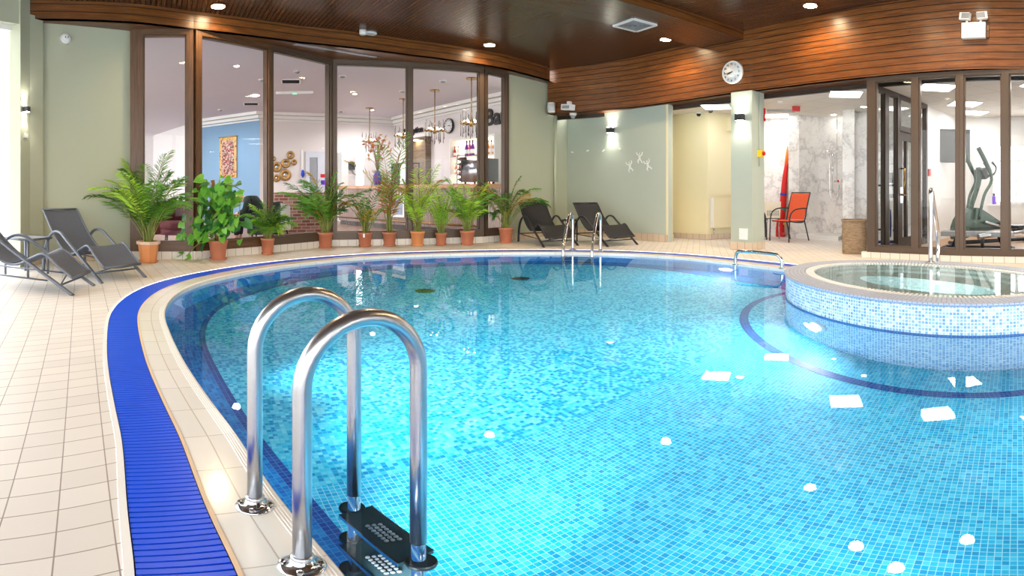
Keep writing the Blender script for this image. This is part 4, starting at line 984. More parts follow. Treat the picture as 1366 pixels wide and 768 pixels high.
for x, y, lb in ((294, 146, 'above the left end of the blue wall'), (349.5, 106, 'beside the post left of the mirrors pane'), (396, 95, 'high in the mirrors pane'), (457, 101, 'just right of the third bay post'), (455, 148, 'low beside the third bay post'), (537, 121, 'just left of the middle bay post'), (591, 107.5, 'left of the nearest pendant'), (526, 171, 'low near the corner above the second pendant')):
    puck('smoke_detector', 'small round white detector on the lounge ceiling, ' + lb, 'detector', x, min(y, 158), 'lounge ceiling detectors', .09)
p = P(393, 122, ZL); t = thing('exit_beam_light', 'slim ceiling fitting with a green light in the lounge', 'ceiling light', p, .3); obj('body', MB().b2((-.5, -.04, -.06), (.5, .04, 0)), M['white_plastic'], t); obj('green_lens', MB().b2((-.05, -.045, -.065), (.05, .045, -.058)), M['green_led'], t)
# ---------------- low brick partition, seating, person
pa, pb = Q(366, 12.2), Q(440, 12.6); b = MB(); b.wall([pa, pb], .013, 1.02, .22); tag(obj('brick_partition', b, M['brick']), 'low red brick partition in the lounge behind the potted palms', 'brick wall', kind='structure')
def tub_chair(label, loc, rz, mat, name='tub_chair'):
    t = thing(name, label, 'armchair', loc, rz, 'lounge tub armchairs'); b = MB(); n_ = 20; ri, ro = .28, .38
    A0 = [(ri * cos(a), ri * sin(a)) for a in [pi * .02 + pi * 1.0 * i / n_ - .2 for i in range(int(n_ * 1.12) + 1)]]
    out = [(x * ro / ri, y * ro / ri) for x, y in A0]; top = lambda i: .72 + .12 * sin(pi * i / (len(A0) - 1))
    for i in range(len(A0) - 1):
        q = [A0[i], A0[i + 1], out[i + 1], out[i]]; b.hexa([(q[0][0], q[0][1], .2), (q[3][0], q[3][1], .2), (q[2][0], q[2][1], .2), (q[1][0], q[1][1], .2), (q[0][0], q[0][1], top(i)), (q[3][0], q[3][1], top(i)), (q[2][0], q[2][1], top(i + 1)), (q[1][0], q[1][1], top(i + 1))])
    obj('curved_back', b, mat, t); obj('seat_cushion', MB().lathe([(.27, .3), (.29, .34), (.29, .42), (.25, .46), (1e-4, .47)], n=24), mat, t); obj('seat_base', MB().lathe([(.28, .2), (.28, .3)], n=20), mat, t)
    for k in range(4): a = pi / 4 + k * pi / 2; obj('leg', MB().tube([(.22 * cos(a), .22 * sin(a), 0), (.2 * cos(a), .2 * sin(a), .2)], .018, 8), M['black'], t)
    return t
tub_chair('white tub armchair with rounded back beyond the brick partition end', Q(371, 11.62, .014), 2.6, M['white'])
tub_chair('dark tub armchair in which the person in the coat sits', Q(348.5, 10.42, .014), radians(12) - pi / 2, M['coat'])
tub_chair('dark red tub armchair behind the octagonal pot palm', Q(232, 10.2, .014), -2.4 + pi, plain('maroon_velvet', srgb(96, 28, 40), .8))
def skin_fig(name, nodes, edges, mat, parent, sub=2):
    me = bpy.data.meshes.new(name); me.from_pydata([n[0] for n in nodes], edges, []); o = bpy.data.objects.new(name, me); COL.objects.link(o)
    m = o.modifiers.new('skin', 'SKIN'); sk = me.skin_vertices[0].data if me.skin_vertices else None
    if sk is None:
        me.skin_vertices.new() if hasattr(me.skin_vertices, 'new') else None; sk = me.skin_vertices[0].data
    for i, n in enumerate(nodes): sk[i].radius = n[1] if isinstance(n[1], tuple) else (n[1], n[1]); sk[i].use_root = (i == 0)
    s_ = o.modifiers.new('sub', 'SUBSURF'); s_.levels = sub; s_.render_levels = sub
    dg = bpy.context.evaluated_depsgraph_get(); me2 = bpy.data.meshes.new_from_object(o.evaluated_get(dg)); bpy.data.objects.remove(o); me2.materials.clear(); me2.materials.append(mat)
    me2.polygons.foreach_set('use_smooth', [True] * len(me2.polygons)); ob = bpy.data.objects.new(name, me2); COL.objects.link(ob); ob.parent = parent; return ob
def person():
    t = thing('person', 'person in a dark coat sitting bowed forward in the lounge behind the climbing plant', 'person', Q(346, 10.4, .012), radians(-78))
    # local: faces -y; seat height .47
    N = [((0, .05, .55), (.15, .12)), ((0, -.02, .70), (.14, .11)), ((0, -.14, .82), (.17, .11)), ((0, -.25, .88), (.10, .08)), ((0, -.33, .89), .052), ((0, -.40, .87), (.07, .08)), ((0, -.46, .89), (.078, .095)), ((0, -.47, .95), (.06, .065)),
         ((-.18, -.18, .84), .062), ((-.25, -.22, .64), .046), ((-.16, -.4, .59), .034), ((-.1, -.46, .59), .028), ((.18, -.18, .84), .062), ((.25, -.22, .64), .046), ((.16, -.4, .59), .034), ((.1, -.46, .59), .028),
         ((-.1, -.02, .52), .085), ((-.12, -.42, .52), .062), ((-.12, -.44, .1), .042), ((-.12, -.58, .05), .036), ((.1, -.02, .52), .085), ((.12, -.42, .52), .062), ((.12, -.44, .1), .042), ((.12, -.58, .05), .036)]
    E_ = [(0, 1), (1, 2), (2, 3), (3, 4), (4, 5), (5, 6), (6, 7), (3, 8), (8, 9), (9, 10), (10, 11), (3, 12), (12, 13), (13, 14), (14, 15), (0, 16), (16, 17), (17, 18), (18, 19), (0, 20), (20, 21), (21, 22), (22, 23)]
    for sx, base in ((-1, 11), (1, 15)):
        for k in range(5):
            L_ = (.055, .075, .08, .072, .058)[k]; ox = (-.034, -.018, 0, .017, .03)[k]; i0 = len(N)
            bx, by = sx * .1, -.46
            N.append(((bx + ox, by - .035 - (0 if k else -.02), .565), .011)); N.append(((bx + ox * 1.2, by - .035 - L_ * .6, .56), .009)); N.append(((bx + ox * 1.2, by - .035 - L_, .54), .008)); E_ += [(base, i0), (i0, i0 + 1), (i0 + 1, i0 + 2)]
    skin_fig('body', N, E_, M['skin'], t)
    hx, hz = -.46, .89; obj('nose', MB().ball((0, hx - .09, hz - .01), .016, 8, 6, (1, 1.2, 1.6)), M['skin'], t); obj('ears', MB().ball((-.08, hx + .01, hz), .02, 8, 6, (.5, 1, 1.5)).ball((.08, hx + .01, hz), .02, 8, 6, (.5, 1, 1.5)), M['skin'], t)
    obj('eyes', MB().ball((-.03, hx - .082, hz + .018), .009, 8, 6).ball((.03, hx - .082, hz + .018), .009, 8, 6), M['black'], t); obj('mouth', MB().b2((-.022, hx - .09, hz - .055), (.022, hx - .083, hz - .05)), M['coat'], t); obj('hair', MB().ball((0, hx + .03, hz + .03), .088, 16, 10, (.95, 1.05, 1.0)), plain('thin_fair_hair', srgb(206, 160, 138), .7), t)
    C = [((0, .05, .53), (.19, .16)), ((0, -.02, .71), (.18, .15)), ((0, -.13, .83), (.21, .15)), ((0, -.25, .89), (.11, .095)), ((-.19, -.18, .85), .084), ((-.26, -.22, .65), .066), ((-.17, -.38, .6), .048), ((.19, -.18, .85), .084), ((.26, -.22, .65), .066), ((.17, -.38, .6), .048)]
    skin_fig('coat', C, [(0, 1), (1, 2), (2, 3), (3, 4), (4, 5), (5, 6), (3, 7), (7, 8), (8, 9)], M['coat'], t)
    T_ = [((0, .05, .52), (.16, .13)), ((-.1, -.02, .52), .1), ((-.12, -.42, .52), .078), ((-.12, -.44, .14), .06), ((.1, -.02, .52), .1), ((.12, -.42, .52), .078), ((.12, -.44, .14), .06)]
    skin_fig('trousers', T_, [(0, 1), (1, 2), (2, 3), (0, 4), (4, 5), (5, 6)], M['trousers'], t)
    for sx in (-1, 1): obj('shoe', MB().ball((sx * .12, -.53, .05), .05, 14, 8, (1, 2.4, .95)), M['black'], t)
person()
# ================================================================ POOL LADDERS AND RAILS
nn = Vector((.69, .724, 0)).normalized()          # towards the water at the near ladder
b1, b2_ = P(340, 675), P(403, 755)
lad = thing('pool_ladder', 'large polished steel pool ladder in the foreground with two arched handrails', 'ladder', (b1 + b2_) / 2, 0)
o0 = (b1 + b2_) / 2; TR_ = .0232
ends = []
for bp, lb in ((b1, 'far'), (b2_, 'near')):
    p = bp - o0; r = .165; zt = .758 - r - TR_; path = [p + Vector((0, 0, .0)), p + Vector((0, 0, .3)), p + Vector((0, 0, zt))]
    for k in range(1, 18): a = pi - pi * k / 17; path.append(p + nn * (r + r * cos(a)) + Vector((0, 0, zt + r * sin(a))))
    e = p + nn * 2 * r; path += [e + Vector((0, 0, .3)), e + Vector((0, 0, ZWAT))]
    obj('handrail', MB().tube(path, TR_, 20), M['steel_brushed'], lad)
    obj('lower_tube', MB().tube([e + Vector((0, 0, ZWAT + .004)), e + Vector((0, 0, -.5)), e + Vector((0, 0, -.92))], TR_ * .86, 16), M['steel'], lad)
    f = MB(); f.lathe([(.058, 0), (.058, .005), (.048, .010), (.032, .012), (.028, .03), (.024, .034)], p, 32); obj('floor_flange', f, M['steel'], lad)
    f = MB(); f.lathe([(.026, .03), (.028, .034), (.028, .044), (.0225, .048)], p, 24); obj('collar_ring', f, M['steel_brushed'], lad)
    for k in range(4): a = .3 + k * pi / 2; obj('bolt', MB().lathe([(.009, .01), (.009, .018), (.005, .021)], p + Vector((.045 * cos(a), .045 * sin(a), 0)), 6, smooth=False), M['steel'], lad)
    ends.append(e)
ea, eb = ends; dt = (eb - ea).normalized(); rzt = atan2(dt.y, dt.x); Lt = (eb - ea).length
M['tread'] = plain('moulded_dark_tread', srgb(34, 52, 58), .3)
for k, z in enumerate((-.17, -.42, -.67)):
    c0 = (ea + eb) / 2 + Vector((0, 0, z)) + nn * .0
    tr = obj('tread', MB().box(c0, (Lt - .02, .115, .02), rz=rzt), M['tread'], lad)
    obj('tread_edge', MB().box(c0 + nn * .0585, (Lt - .02, .004, .024), rz=rzt).box(c0 - nn * .0585, (Lt - .02, .004, .024), rz=rzt), M['steel'], tr)
    g = MB()
    for i in range(-3, 4):
        for j in (-1, 0, 1): g.lathe([(.008, .011), (.006, .016), (1e-4, .017)], c0 + dt * (.017 * i + .006 * j) + nn * (.018 * j), 8)
    obj('grip_studs', g, M['grey_plastic'], tr)
    for e in (ea, eb): obj('end_clamp', MB().lathe([(.042, -.016), (.045, 0), (.042, .014)], e + Vector((0, 0, z)) + (e - (ea + eb) / 2).normalized() * .012, 18, sy=.9), M['black'], lad)
# far ladder
dl, wl2 = [Q(764, 9.32), Q(801, 9.2)], [Q(751, 8.78, ZWAT), Q(789.6, 8.66, ZWAT)]
o0 = (dl[0] + dl[1]) / 2; lad = thing('pool_ladder', 'small steel pool ladder at the far edge in front of the black loungers', 'ladder', o0)
for a_, c_ in zip(dl, wl2):
    a_ = a_ - o0; c_ = c_ - o0; top = .66; out = (c_ - a_); out.z = 0; path = [a_, a_ + Vector((0, 0, .3)), a_ + Vector((0, 0, top - .08))]
    m1 = a_ + out * .12 + Vector((0, 0, top - .01)); m2 = a_ + out * .26 + Vector((0, 0, top)); m3 = a_ + out * .42 + Vector((0, 0, top - .06))
    path += [m1, m2, m3, a_ + out * .75 + Vector((0, 0, top * .5)), c_, c_ + Vector((0, 0, -.8))]
    obj('handrail', MB().tube(crom(path, 5), .026, 12), M['steel'], lad); obj('floor_flange', MB().lathe([(.06, 0), (.06, .008), (.026, .02)], a_, 20), M['steel'], lad)
for k in range(3):
    a_, c_ = [w - o0 + Vector((0, 0, -.12 - .26 * k)) for w in wl2]; obj('tread', MB().bar(a_, c_, .08, .03), M['tread'], lad)
# short grab rail by the tub
ga, gb = P(981, 353), P(1043, 358); o0 = (ga + gb) / 2; t = thing('grab_rail', 'low looped steel grab rail at the pool edge in front of the column', 'grab rail', o0)
la, lb_ = ga - o0, gb - o0; zt = .2; path = [la + Vector((0, 0, -.12)), la + Vector((0, 0, .02)), la.lerp(lb_, .01) + Vector((0, 0, zt * .6)), la.lerp(lb_, .05) + Vector((0, 0, zt * .92)), la.lerp(lb_, .12) + Vector((0, 0, zt)), la.lerp(lb_, .5) + Vector((0, 0, zt)), la.lerp(lb_, .85) + Vector((0, 0, zt - .01)), la.lerp(lb_, .95) + Vector((0, 0, zt * .8)), lb_.lerp(la, -.0) + Vector((0, 0, zt * .45)), lb_ + Vector((0, 0, -.12))]
obj('rail', MB().tube(crom(path, 4), .024, 12), M['steel'], t)
for q in (la, lb_): obj('socket', MB().lathe([(.045, 0), (.045, .01), (.026, .016)], q, 18), M['steel'], t)
# hot tub handrail
pa, pb = Q(1241.5, 6.02, ZR), Q(1251, 6.45, ZR - .2); o0 = Vector((pa.x, pa.y, ZR)); zt = 1.07 - ZR
t = thing('tub_handrail', 'curved steel handrail rising from the far rim of the hot tub', 'handrail', o0)
d_ = pb - pa; d_.z = 0; path = [Vector((0, 0, 0)), Vector((0, 0, .4)), Vector((0, 0, zt - .06)), d_ * .06 + Vector((0, 0, zt - .01)), d_ * .16 + Vector((0, 0, zt - .01)), d_ * .3 + Vector((0, 0, zt - .12)), d_ * .62 + Vector((0, 0, zt * .62)), d_ * .95 + Vector((0, 0, .32)), d_ * 1.05 + Vector((0, 0, .16)), d_ * 1.0 + Vector((0, 0, .03)), d_ * 1.0 + Vector((0, 0, -.225))]
obj('rail', MB().tube(crom(path, 4), .027, 14), M['steel'], t)
obj('flange', MB().lathe([(.06, 0), (.06, .01), (.027, .02)], (0, 0, 0), 20), M['steel'], t); obj('flange', MB().lathe([(.06, -.224), (.06, -.214), (.027, -.204)], d_, 20), M['steel'], t)

# ================================================================ LOUNGERS AND TABLES
def lounger(label, loc, rz, sling, frame, group, W_=.66):
    """local: +x points to the feet, origin at the middle of the footprint"""
    t = thing('sun_lounger', label, 'sun lounger', loc, rz, group); X = -.66
    prof = crom([(X + a_, 0, z) for a_, z in ((-.10, .80), (-.06, .77), (.02, .68), (.16, .52), (.34, .36), (.5, .275), (.64, .275), (.8, .35), (.92, .40), (1.0, .37), (1.12, .27), (1.27, .17))], 4)
    h = W_ / 2 - .055; b = MB(); b.sm = True
    for i in range(len(prof) - 1):
        a_, c_ = prof[i], prof[i + 1]
        for k in range(6):
            y0, y1 = -h + 2 * h * k / 6, -h + 2 * h * (k + 1) / 6; sg = lambda y: -.018 * (1 - (y / h) ** 2)
            b.poly([(a_.x, y0, a_.z + sg(y0)), (c_.x, y0, c_.z + sg(y0)), (c_.x, y1, c_.z + sg(y1)), (a_.x, y1, a_.z + sg(y1))])
            b.poly([(a_.x, y1, a_.z + sg(y1) - .004), (c_.x, y1, c_.z + sg(y1) - .004), (c_.x, y0, c_.z + sg(y0) - .004), (a_.x, y0, a_.z + sg(y0) - .004)])
    obj('sling_seat', b, sling, t)
    for s_ in (-1, 1):
        obj('sling_rail', MB().tube([(p.x, s_ * h, p.z) for p in prof], .014, 8), frame, t)
        arch = crom([(X + a_, s_ * (W_ / 2), z) for a_, z in ((.0, 0), (.02, .18), (.09, .38), (.2, .49), (.36, .53), (.52, .49), (.68, .38), (.84, .26), (1.02, .155), (1.32, .0))] , 5)
        arch = crom([(X + a_, s_ * (W_ / 2), z) for a_, z in ((.02, 0), (.04, .2), (.12, .4), (.26, .52), (.42, .53), (.58, .44), (.76, .33), (.96, .21), (1.14, .1), (1.3, .0))], 5)
        obj('arm_and_leg_frame', MB().tube(arch, .024, 10, flat=(.75, 1.0)), frame, t)
        obj('base_bar', MB().tube([(X + .06, s_ * (W_ / 2 - .03), .16), (X + 1.0, s_ * (W_ / 2 - .03), .13)], .009, 6), frame, t)
    b = MB()
    for a_, z, y_ in ((.05, .17, W_ / 2), (1.16, .10, W_ / 2), (.5, .262, h), (.98, .35, h)): b.tube([(X + a_, -y_, z), (X + a_, y_, z)], .011, 8)
    b.tube([(X - .10, -h, .80), (X - .10, h, .80)], .014, 8); b.tube([(X + 1.27, -h, .17), (X + 1.27, h, .17)], .014, 8); b.tube([(X + 1.16, -W_ / 2, .1), (X + 1.0, W_ / 2, .16)], .008, 6)
    obj('cross_bars', b, frame, t)
    return t
def face(f): return atan2(f[1], f[0])
g1 = 'grey loungers by the left windows'; g2 = 'black loungers by the far wall'
pB = Vector((-4.10, 4.52, 0)) - Vector((.985, -.14, 0)) * .66
lounger('grey sling sun lounger with arched arms nearest the octagonal pot', pB, face((.985, -.14)), M['grey_sling'], M['grey_frame'], g1)
pA = Vector((-3.97, 3.77, 0)) - Vector((.906, .423, 0)) * .66
lounger('grey sling sun lounger cut by the left edge of the photo', pA, face((.906, .423)), M['grey_sling'], M['grey_frame'], g1, .6)
lounger('black sling sun lounger beside the rightmost potted palm', Vector((.70, 10.48, 0)), face((.36, -.93)), M['black_sling'], M['black_frame'], g2, .72)
lounger('black sling sun lounger in front of the grey green wall, right of its twin', Vector((1.86, 10.42, 0)), face((.40, -.92)), M['black_sling'], M['black_frame'], g2, .7)
def side_table(label, loc, rz, w_, h_, frame, top):
    t = thing('side_table', label, 'side table', loc, rz, 'small loungers side tables'); h = w_ / 2
    obj('table_top', MB().box((0, 0, h_), (w_ - .04, w_ - .04, .012)), top, t)
    obj('rim', MB().tube([(-h, -h, h_), (h, -h, h_), (h, h, h_), (-h, h, h_)], .015, 8, True), frame, t)
    for sx in (-1, 1):
        for sy in (-1, 1): obj('leg', MB().tube([(sx * (h - .03), sy * (h - .03), 0), (sx * (h - .03), sy * (h - .03), h_)], .016, 8), frame, t)
    return t
side_table('grey square side table between the two grey loungers', (-5.28, 3.98, 0), .2, .44, .46, M['grey_frame'], M['grey_plastic'])
side_table('black square side table between the two black loungers', (1.19, 10.72, 0), -.39, .29, .46, M['black_frame'], M['black'])

# ================================================================ POTTED PLANTS
def leaflet(b, o, d, up, L, w, droop):
    s_ = d.cross(up); s_ = s_.normalized() if s_.length > 1e-5 else Vector((1, 0, 0)); m = o + d * L * .45 + up * .01 - Vector((0, 0, droop * L * .2)); e = o + d * L - Vector((0, 0, droop * L * .75))
    n = b.add([o, m - s_ * w / 2, e, m + s_ * w / 2, o + d * L * .2 - s_ * w * .3, o + d * L * .2 + s_ * w * .3]); b.face((n, n + 4, n + 1, n + 2, n + 3, n + 5))
def pot(t, r, h, mat='terracotta', rimmat=None, n=28, lean=0.0, smooth=True):
    b = MB(); b.lathe([(r * .70, .02), (r * .74, .03), (r * .95, h * .86), (r * 1.0, h * .86), (r * 1.02, h), (r * .92, h), (r * .9, h * .93)], n=n, smooth=smooth); obj('pot', b, M[mat], t)
    if rimmat: obj('pot_rim', MB().lathe([(r * 1.0, h * .86), (r * 1.08, h * .88), (r * 1.1, h * 1.02), (r * .95, h * 1.02), (r * .92, h * .9)], n=n, smooth=smooth), M[rimmat], t)
    obj('saucer', MB().lathe([(r * .8, .0), (r * .92, .028), (r * .88, .03), (r * .74, .012)], n=n), M[mat], t)
    obj('soil', MB().lathe([(r * .9, h * .86), (r * .88, h * .9), (1e-4, h * .92)], n=n), M['soil'], t)
def palm(label, x, y, r, ph, H, R, nf, seed, mats, potmat='terracotta', rimmat=None, lw=.018, ll=.26, droop=.5, npair=20, lean=(0, 0), cane=6, n=28, smooth=True, back=0.0, azb=None, upb=0.0):
    rnd = random.Random(seed); base = P(x, y); base = base * ((hd(base) + back) / hd(base)); base.z = 0
    t = thing('potted_palm', label, 'potted palm', base, 0, 'potted palms along the bay windows'); pot(t, r, ph, potmat, rimmat, n, smooth=smooth)
    st = MB(); fo = MB()
    for i in range(nf):
        a = 2 * pi * (i * .618 + rnd.random() * .08); dirh = Vector((cos(a), sin(a), 0)); q_ = i / nf
        if azb is not None and rnd.random() < .55: dirh = Vector((azb * rnd.choice((1, -1)), -.35 + .5 * rnd.random(), 0)).normalized()
        if dirh.y > .1: dirh = Vector((dirh.x, dirh.y * .35, 0)).normalized()
        root = Vector((rnd.uniform(-.4, .4) * r, rnd.uniform(-.4, .4) * r, ph * .9)); N = 14; L_ = (H - ph) * (rnd.uniform(.95, 1.2) if i % 3 == 0 else rnd.uniform(.55, 1.0)); th0 = rnd.uniform(.04, .2) + (R / H) * .65 * q_; bend = droop * rnd.uniform(1.2, 2.6) * (.6 + .6 * q_)
        pts = [root]; kk = .55 if dirh.y > 0 else 1.0
        for k in range(N):
            s_ = (k + .5) / N; an = th0 + bend * s_ ** 1.9; pts.append(pts[-1] + (dirh * sin(an) * kk + Vector((lean[0], lean[1], cos(an)))) * (L_ / N))
        st.tube(pts, [.007 * (1 - .75 * k / N) + .0015 for k in range(N + 1)], 5, caps=False); fo.m = rnd.choices(range(3), weights=(.55, .3, .15))[0]; start = .26 + .12 * rnd.random()
        for j in range(npair):
            s_ = start + (1 - start) * j / (npair - 1); f = s_ * N; k = min(int(f), N - 1); o = pts[k].lerp(pts[k + 1], f - k); tg = (pts[k + 1] - pts[k]).normalized(); sd = tg.cross(Vector((0, 0, 1))); sd = sd.normalized() if sd.length > .05 else dirh.cross(Vector((0, 0, 1))); up = sd.cross(tg)
            env = sin(pi * min(1, .22 + .78 * (j / (npair - 1)))) ** .6 * .9 + .12
            for q in (-1, 1):
                d = (sd * q * .85 + tg * (.45 + .5 * s_) + up * .18 + Vector((rnd.gauss(0, .07), rnd.gauss(0, .07), rnd.gauss(0, .07)))).normalized(); leaflet(fo, o, d, up, ll * env * rnd.uniform(.85, 1.1), lw * .62, droop * rnd.uniform(.3, 1.0))
    for i in range(cane):
        a = rnd.uniform(0, 2 * pi); o = Vector((cos(a), sin(a), 0)) * r * rnd.uniform(.1, .5); st.tube([o + Vector((0, 0, ph * .85)), o * 1.2 + Vector((0, 0, ph + (H - ph) * .28))], .011, 7)
    obj('stems', st, M['stem'], t); obj('fronds', fo, [M[m] for m in mats], t); return t
GR = ['leaf_green', 'leaf_dark', 'leaf_lime']; LM = ['leaf_lime', 'leaf_green', 'leaf_yellow']; DK = ['leaf_dark', 'leaf_green', 'leaf_yellow']
palm('tall feathery palm in a pale rimmed octagonal terracotta pot at the left end', 198, 349.5, .165, .31, 1.6, .95, 34, 11, GR[:1] + ['leaf_lime', 'leaf_dark'], 'terracotta_light', 'terracotta_rim', lw=.016, ll=.30, npair=30, n=8, smooth=False, droop=.62, azb=1.0)
palm('low bushy palm with drooping fronds, right of the climbing plant', 357, 339, .115, .27, .92, .62, 26, 12, GR, lw=.02, ll=.22, droop=.8, npair=18, azb=1.0)
palm('full arching palm in a terracotta pot right of the low bushy palm', 434, 330.5, .145, .29, 1.5, 1.0, 30, 13, ['leaf_green', 'leaf_dark', 'leaf_yellow'], lw=.026, ll=.32, droop=.7, npair=22, azb=1.0)
palm('sparse palm in a pot with a small white tag', 487, 328.6, .14, .27, 1.2, .7, 14, 14, DK, lw=.03, ll=.2, droop=.5, npair=12)
palm('slender upright palm with tall yellow green crown beside the tagged pot', 519.5, 328, .14, .27, 1.95, .36, 10, 15, ['leaf_green', 'leaf_yellow', 'leaf_red'], lw=.026, ll=.34, droop=.42, npair=22, upb=.12)
palm('palm with ochre tipped fronds in the light terracotta pot by the middle post', 557, 327.5, .14, .28, 1.55, .62, 20, 16, ['leaf_lime', 'leaf_yellow', 'leaf_green'], 'terracotta_light', lw=.018, ll=.28, droop=.6, npair=20)
palm('bright lime green palm in the smallest terracotta pot', 588.5, 327, .115, .24, 1.25, .45, 22, 17, ['leaf_lime', 'leaf_lime', 'leaf_green'], lw=.024, ll=.2, droop=.45, npair=14)
palm('bushy palm with brown tips between the lime palm and the corner post', 623.5, 326.4, .145, .28, 1.32, .66, 28, 18, ['leaf_green', 'leaf_lime', 'leaf_yellow'], lw=.018, ll=.26, droop=.62, npair=22)
palm('tall drooping palm in the rightmost pot beside the black lounger', 675, 323.6, .15, .31, 1.5, .7, 24, 19, ['leaf_dark', 'leaf_green', 'leaf_yellow'], lw=.016, ll=.26, droop=.85, npair=24, azb=1.0)
pt = P(487, 328.6); tg_ = MB(); tg_.box((0, 0, 0), (.035, .002, .07)); tg_o = obj('plant_tag', tg_, M['white_plastic']); tg_o.location = (pt.x + .02, pt.y - .146, .22); tag(tg_o, 'small white label hanging on the rim of the sparse palm pot', 'plant label')
# climbing plant on a moss pole
def heart(b, o, d, nrm, L):
    s_ = d.cross(nrm).normalized(); nrm = s_.cross(d).normalized()
    pr = [(0, 0), (-.16, .22), (-.12, .42), (.12, .5), (.45, .42), (.75, .22), (1.0, 0)]
    c = [o + d * L * a for a in (0, .25, .5, .75, 1.0)]
    for q in (-1, 1):
        ids = [o + d * L * a + s_ * q * L * w_ + nrm * (.35 * w_ * L * .5 - .12 * L * a * a) for a, w_ in pr]; mid = [o + d * L * a - nrm * .12 * L * a * a for a in (0, .12, .45, .75)]
        pts_ = [ids[0]] + ids[1:] + mid[::-1][:3]; n = b.add(pts_); f = list(range(n, n + len(pts_))); b.face(f if q > 0 else f[::-1])
rnd = random.Random(5); base = P(291, 346); t = thing('climbing_plant', 'big leafed climbing plant on a moss pole in a tilted terracotta pot', 'climbing plant', base); pot(t, .15, .30, n=28)
lf = [MB(), MB()]; vn = MB(); px = 7.95 / 700
vn_pts = []
obj('moss_pole', MB().tube([(-.02, 0, .25), (-.05, 0, .8), (-.10, 0, 1.22)], .03, 10), M['stem_brown'], t)
blobs = [(-.1, 1.05, .42, .26), (-.3, .75, .22, .3), (.2, .95, .26, .22), (-.22, .42, .26, .2), (.18, .52, .28, .22), (-.05, .75, .35, .3), (-.42, .35, .12, .15)]
for k in range(230):
    bx, bz, rx, rz_ = rnd.choice(blobs); dx, dz = rnd.gauss(0, .5) * rx, rnd.gauss(0, .5) * rz_; y_ = rnd.uniform(-.3, .12)
    o = Vector((bx + dx, y_, max(.1, bz + dz))); d = Vector((dx * 1.2 + rnd.gauss(0, .5), -.35 + rnd.gauss(0, .3), -.55 + rnd.gauss(0, .4))).normalized(); nr = Vector((rnd.gauss(0, .35), -1, .45 + rnd.gauss(0, .3))).normalized()
    heart(lf[k % 3 == 0], o, d, nr, rnd.uniform(.09, .17))
    if k % 3 == 0: vn.tube([(-.05, 0, o.z * .85), ((o.x - .05) / 2, y_ / 2, o.z * .95 + .03), o], .005, 5, caps=False)
for pth in (((.0, 0, .3), (.25, -.1, .42), (.42, -.12, .62), (.44, -.1, .9)), ((-.05, 0, .9), (.2, -.1, 1.15), (.5, -.1, 1.05)), ((0, -.1, .32), (-.2, -.25, .25), (-.38, -.3, .06), (-.5, -.32, .04))): vn.tube(crom(pth, 5), .007, 6)
for o in ((-.46, -.34, .06), (-.38, -.36, .1), (-.5, -.3, .12), (-.3, -.4, .05), (-.55, -.36, .05), (.02, -.45, .03), (-.12, -.42, .03), (.5, -.12, 1.02), (.45, -.1, .86)): heart(lf[0], Vector(o), Vector((rnd.gauss(0, .6), -.4, .1)).normalized(), Vector((0, -.8, .6)), .13)
obj('vines', vn, M['stem'], t); obj('bright_leaves', lf[0], M['pothos'], t); obj('dark_leaves', lf[1], M['pothos_dark'], t)

# ================================================================ WALL AND CEILING FITTINGS OF THE HALL
def downlight(x, y=None, d=None, lb='', E=40):
    p = P(x, y, 3.95) if d is None else Q(x, d, 0)
    p.z = zc(p.x, p.y) - .002
    if d is None:
        for _ in range(4): p = P(x, y, zc(p.x, p.y))
    t = thing('downlight', lb, 'downlight', p, 0, 'recessed ceiling downlights'); obj('ring', MB().lathe([(.125, -.012), (.125, .0), (.105, .0), (.1, -.012)], n=28), M['brass'], t); obj('lens', MB().lathe([(.1, -.016), (.1, -.0125)], n=24), M['light_warm'], t)
    lamp('SPOT', 'downlight_beam', p + Vector((0, 0, -.03)), E, (1, .68, .36), (0, 0, -1), spot_size=radians(150), spot_blend=.8, shadow_soft_size=.09)
DLE = 105
downlight(291, d=7.72, lb='lit round downlight in the boards above the left bay windows', E=DLE)
downlight(653, d=9.95, lb='lit round downlight in front of the bay windows near the far corner', E=DLE)
downlight(888, 52, lb='lit round downlight left of the dropped cross beam, close to the wood wall', E=DLE)
downlight(1081, 7, lb='lit round downlight right of the cross beam at the top of the photo', E=DLE)
for x, d_, lb in ((1142, 6.4, 'out of view over the pool, near the hot tub'), (1195, 5.9, 'out of view over the hot tub'), (1290, 6.6, 'out of view above the gym glazing'), (1400, 5.0, 'out of view on the far right'), (640, 5.2, 'out of view above the pool middle'), (250, 4.5, 'out of view above the left deck')):
    downlight(x, d=d_, lb='lit round downlight ' + lb, E=DLE)
LEFTD = Wall((-6.0, 4.8), (-5.36, 6.1)); WOODW = Wall(WR[10].xy, WR[16].xy)
class Curve:
    """same as Wall for the curved wood wall"""
    def at(s, x, y=None, z=None, out=0.0):
        for i in range(len(WR) - 1):
            a0, a1 = atan2(WR[i].x, WR[i].y), atan2(WR[i + 1].x, WR[i + 1].y)
            if a0 <= az(x) <= a1: return Wall(WR[i].xy, WR[i + 1].xy), Wall(WR[i].xy, WR[i + 1].xy).at(x, y, z, out)
WC = Curve()
def on_wood(name, label, cat, x, y, out=0.0): w, p = WC.at(x, y, out=out); return thing(name, label, cat, p, w.rz)
t = on_wood('wall_clock', 'large round white wall clock on the wood cladding above the column', 'clock', 979, 97, .03); clock(t, .215, radians(262), radians(248), True, 'white_plastic')
t = on_wood('emergency_light', 'white twin spot emergency light unit high on the wood cladding', 'emergency light', 1300, 53, .03)
obj('box', MB().b2((-.17, -.09, .0), (.17, .0, .24)), M['white_plastic'], t); obj('back_board', MB().b2((-.2, .0, .02), (.21, .022, .21)), M['wood_beam'], t)
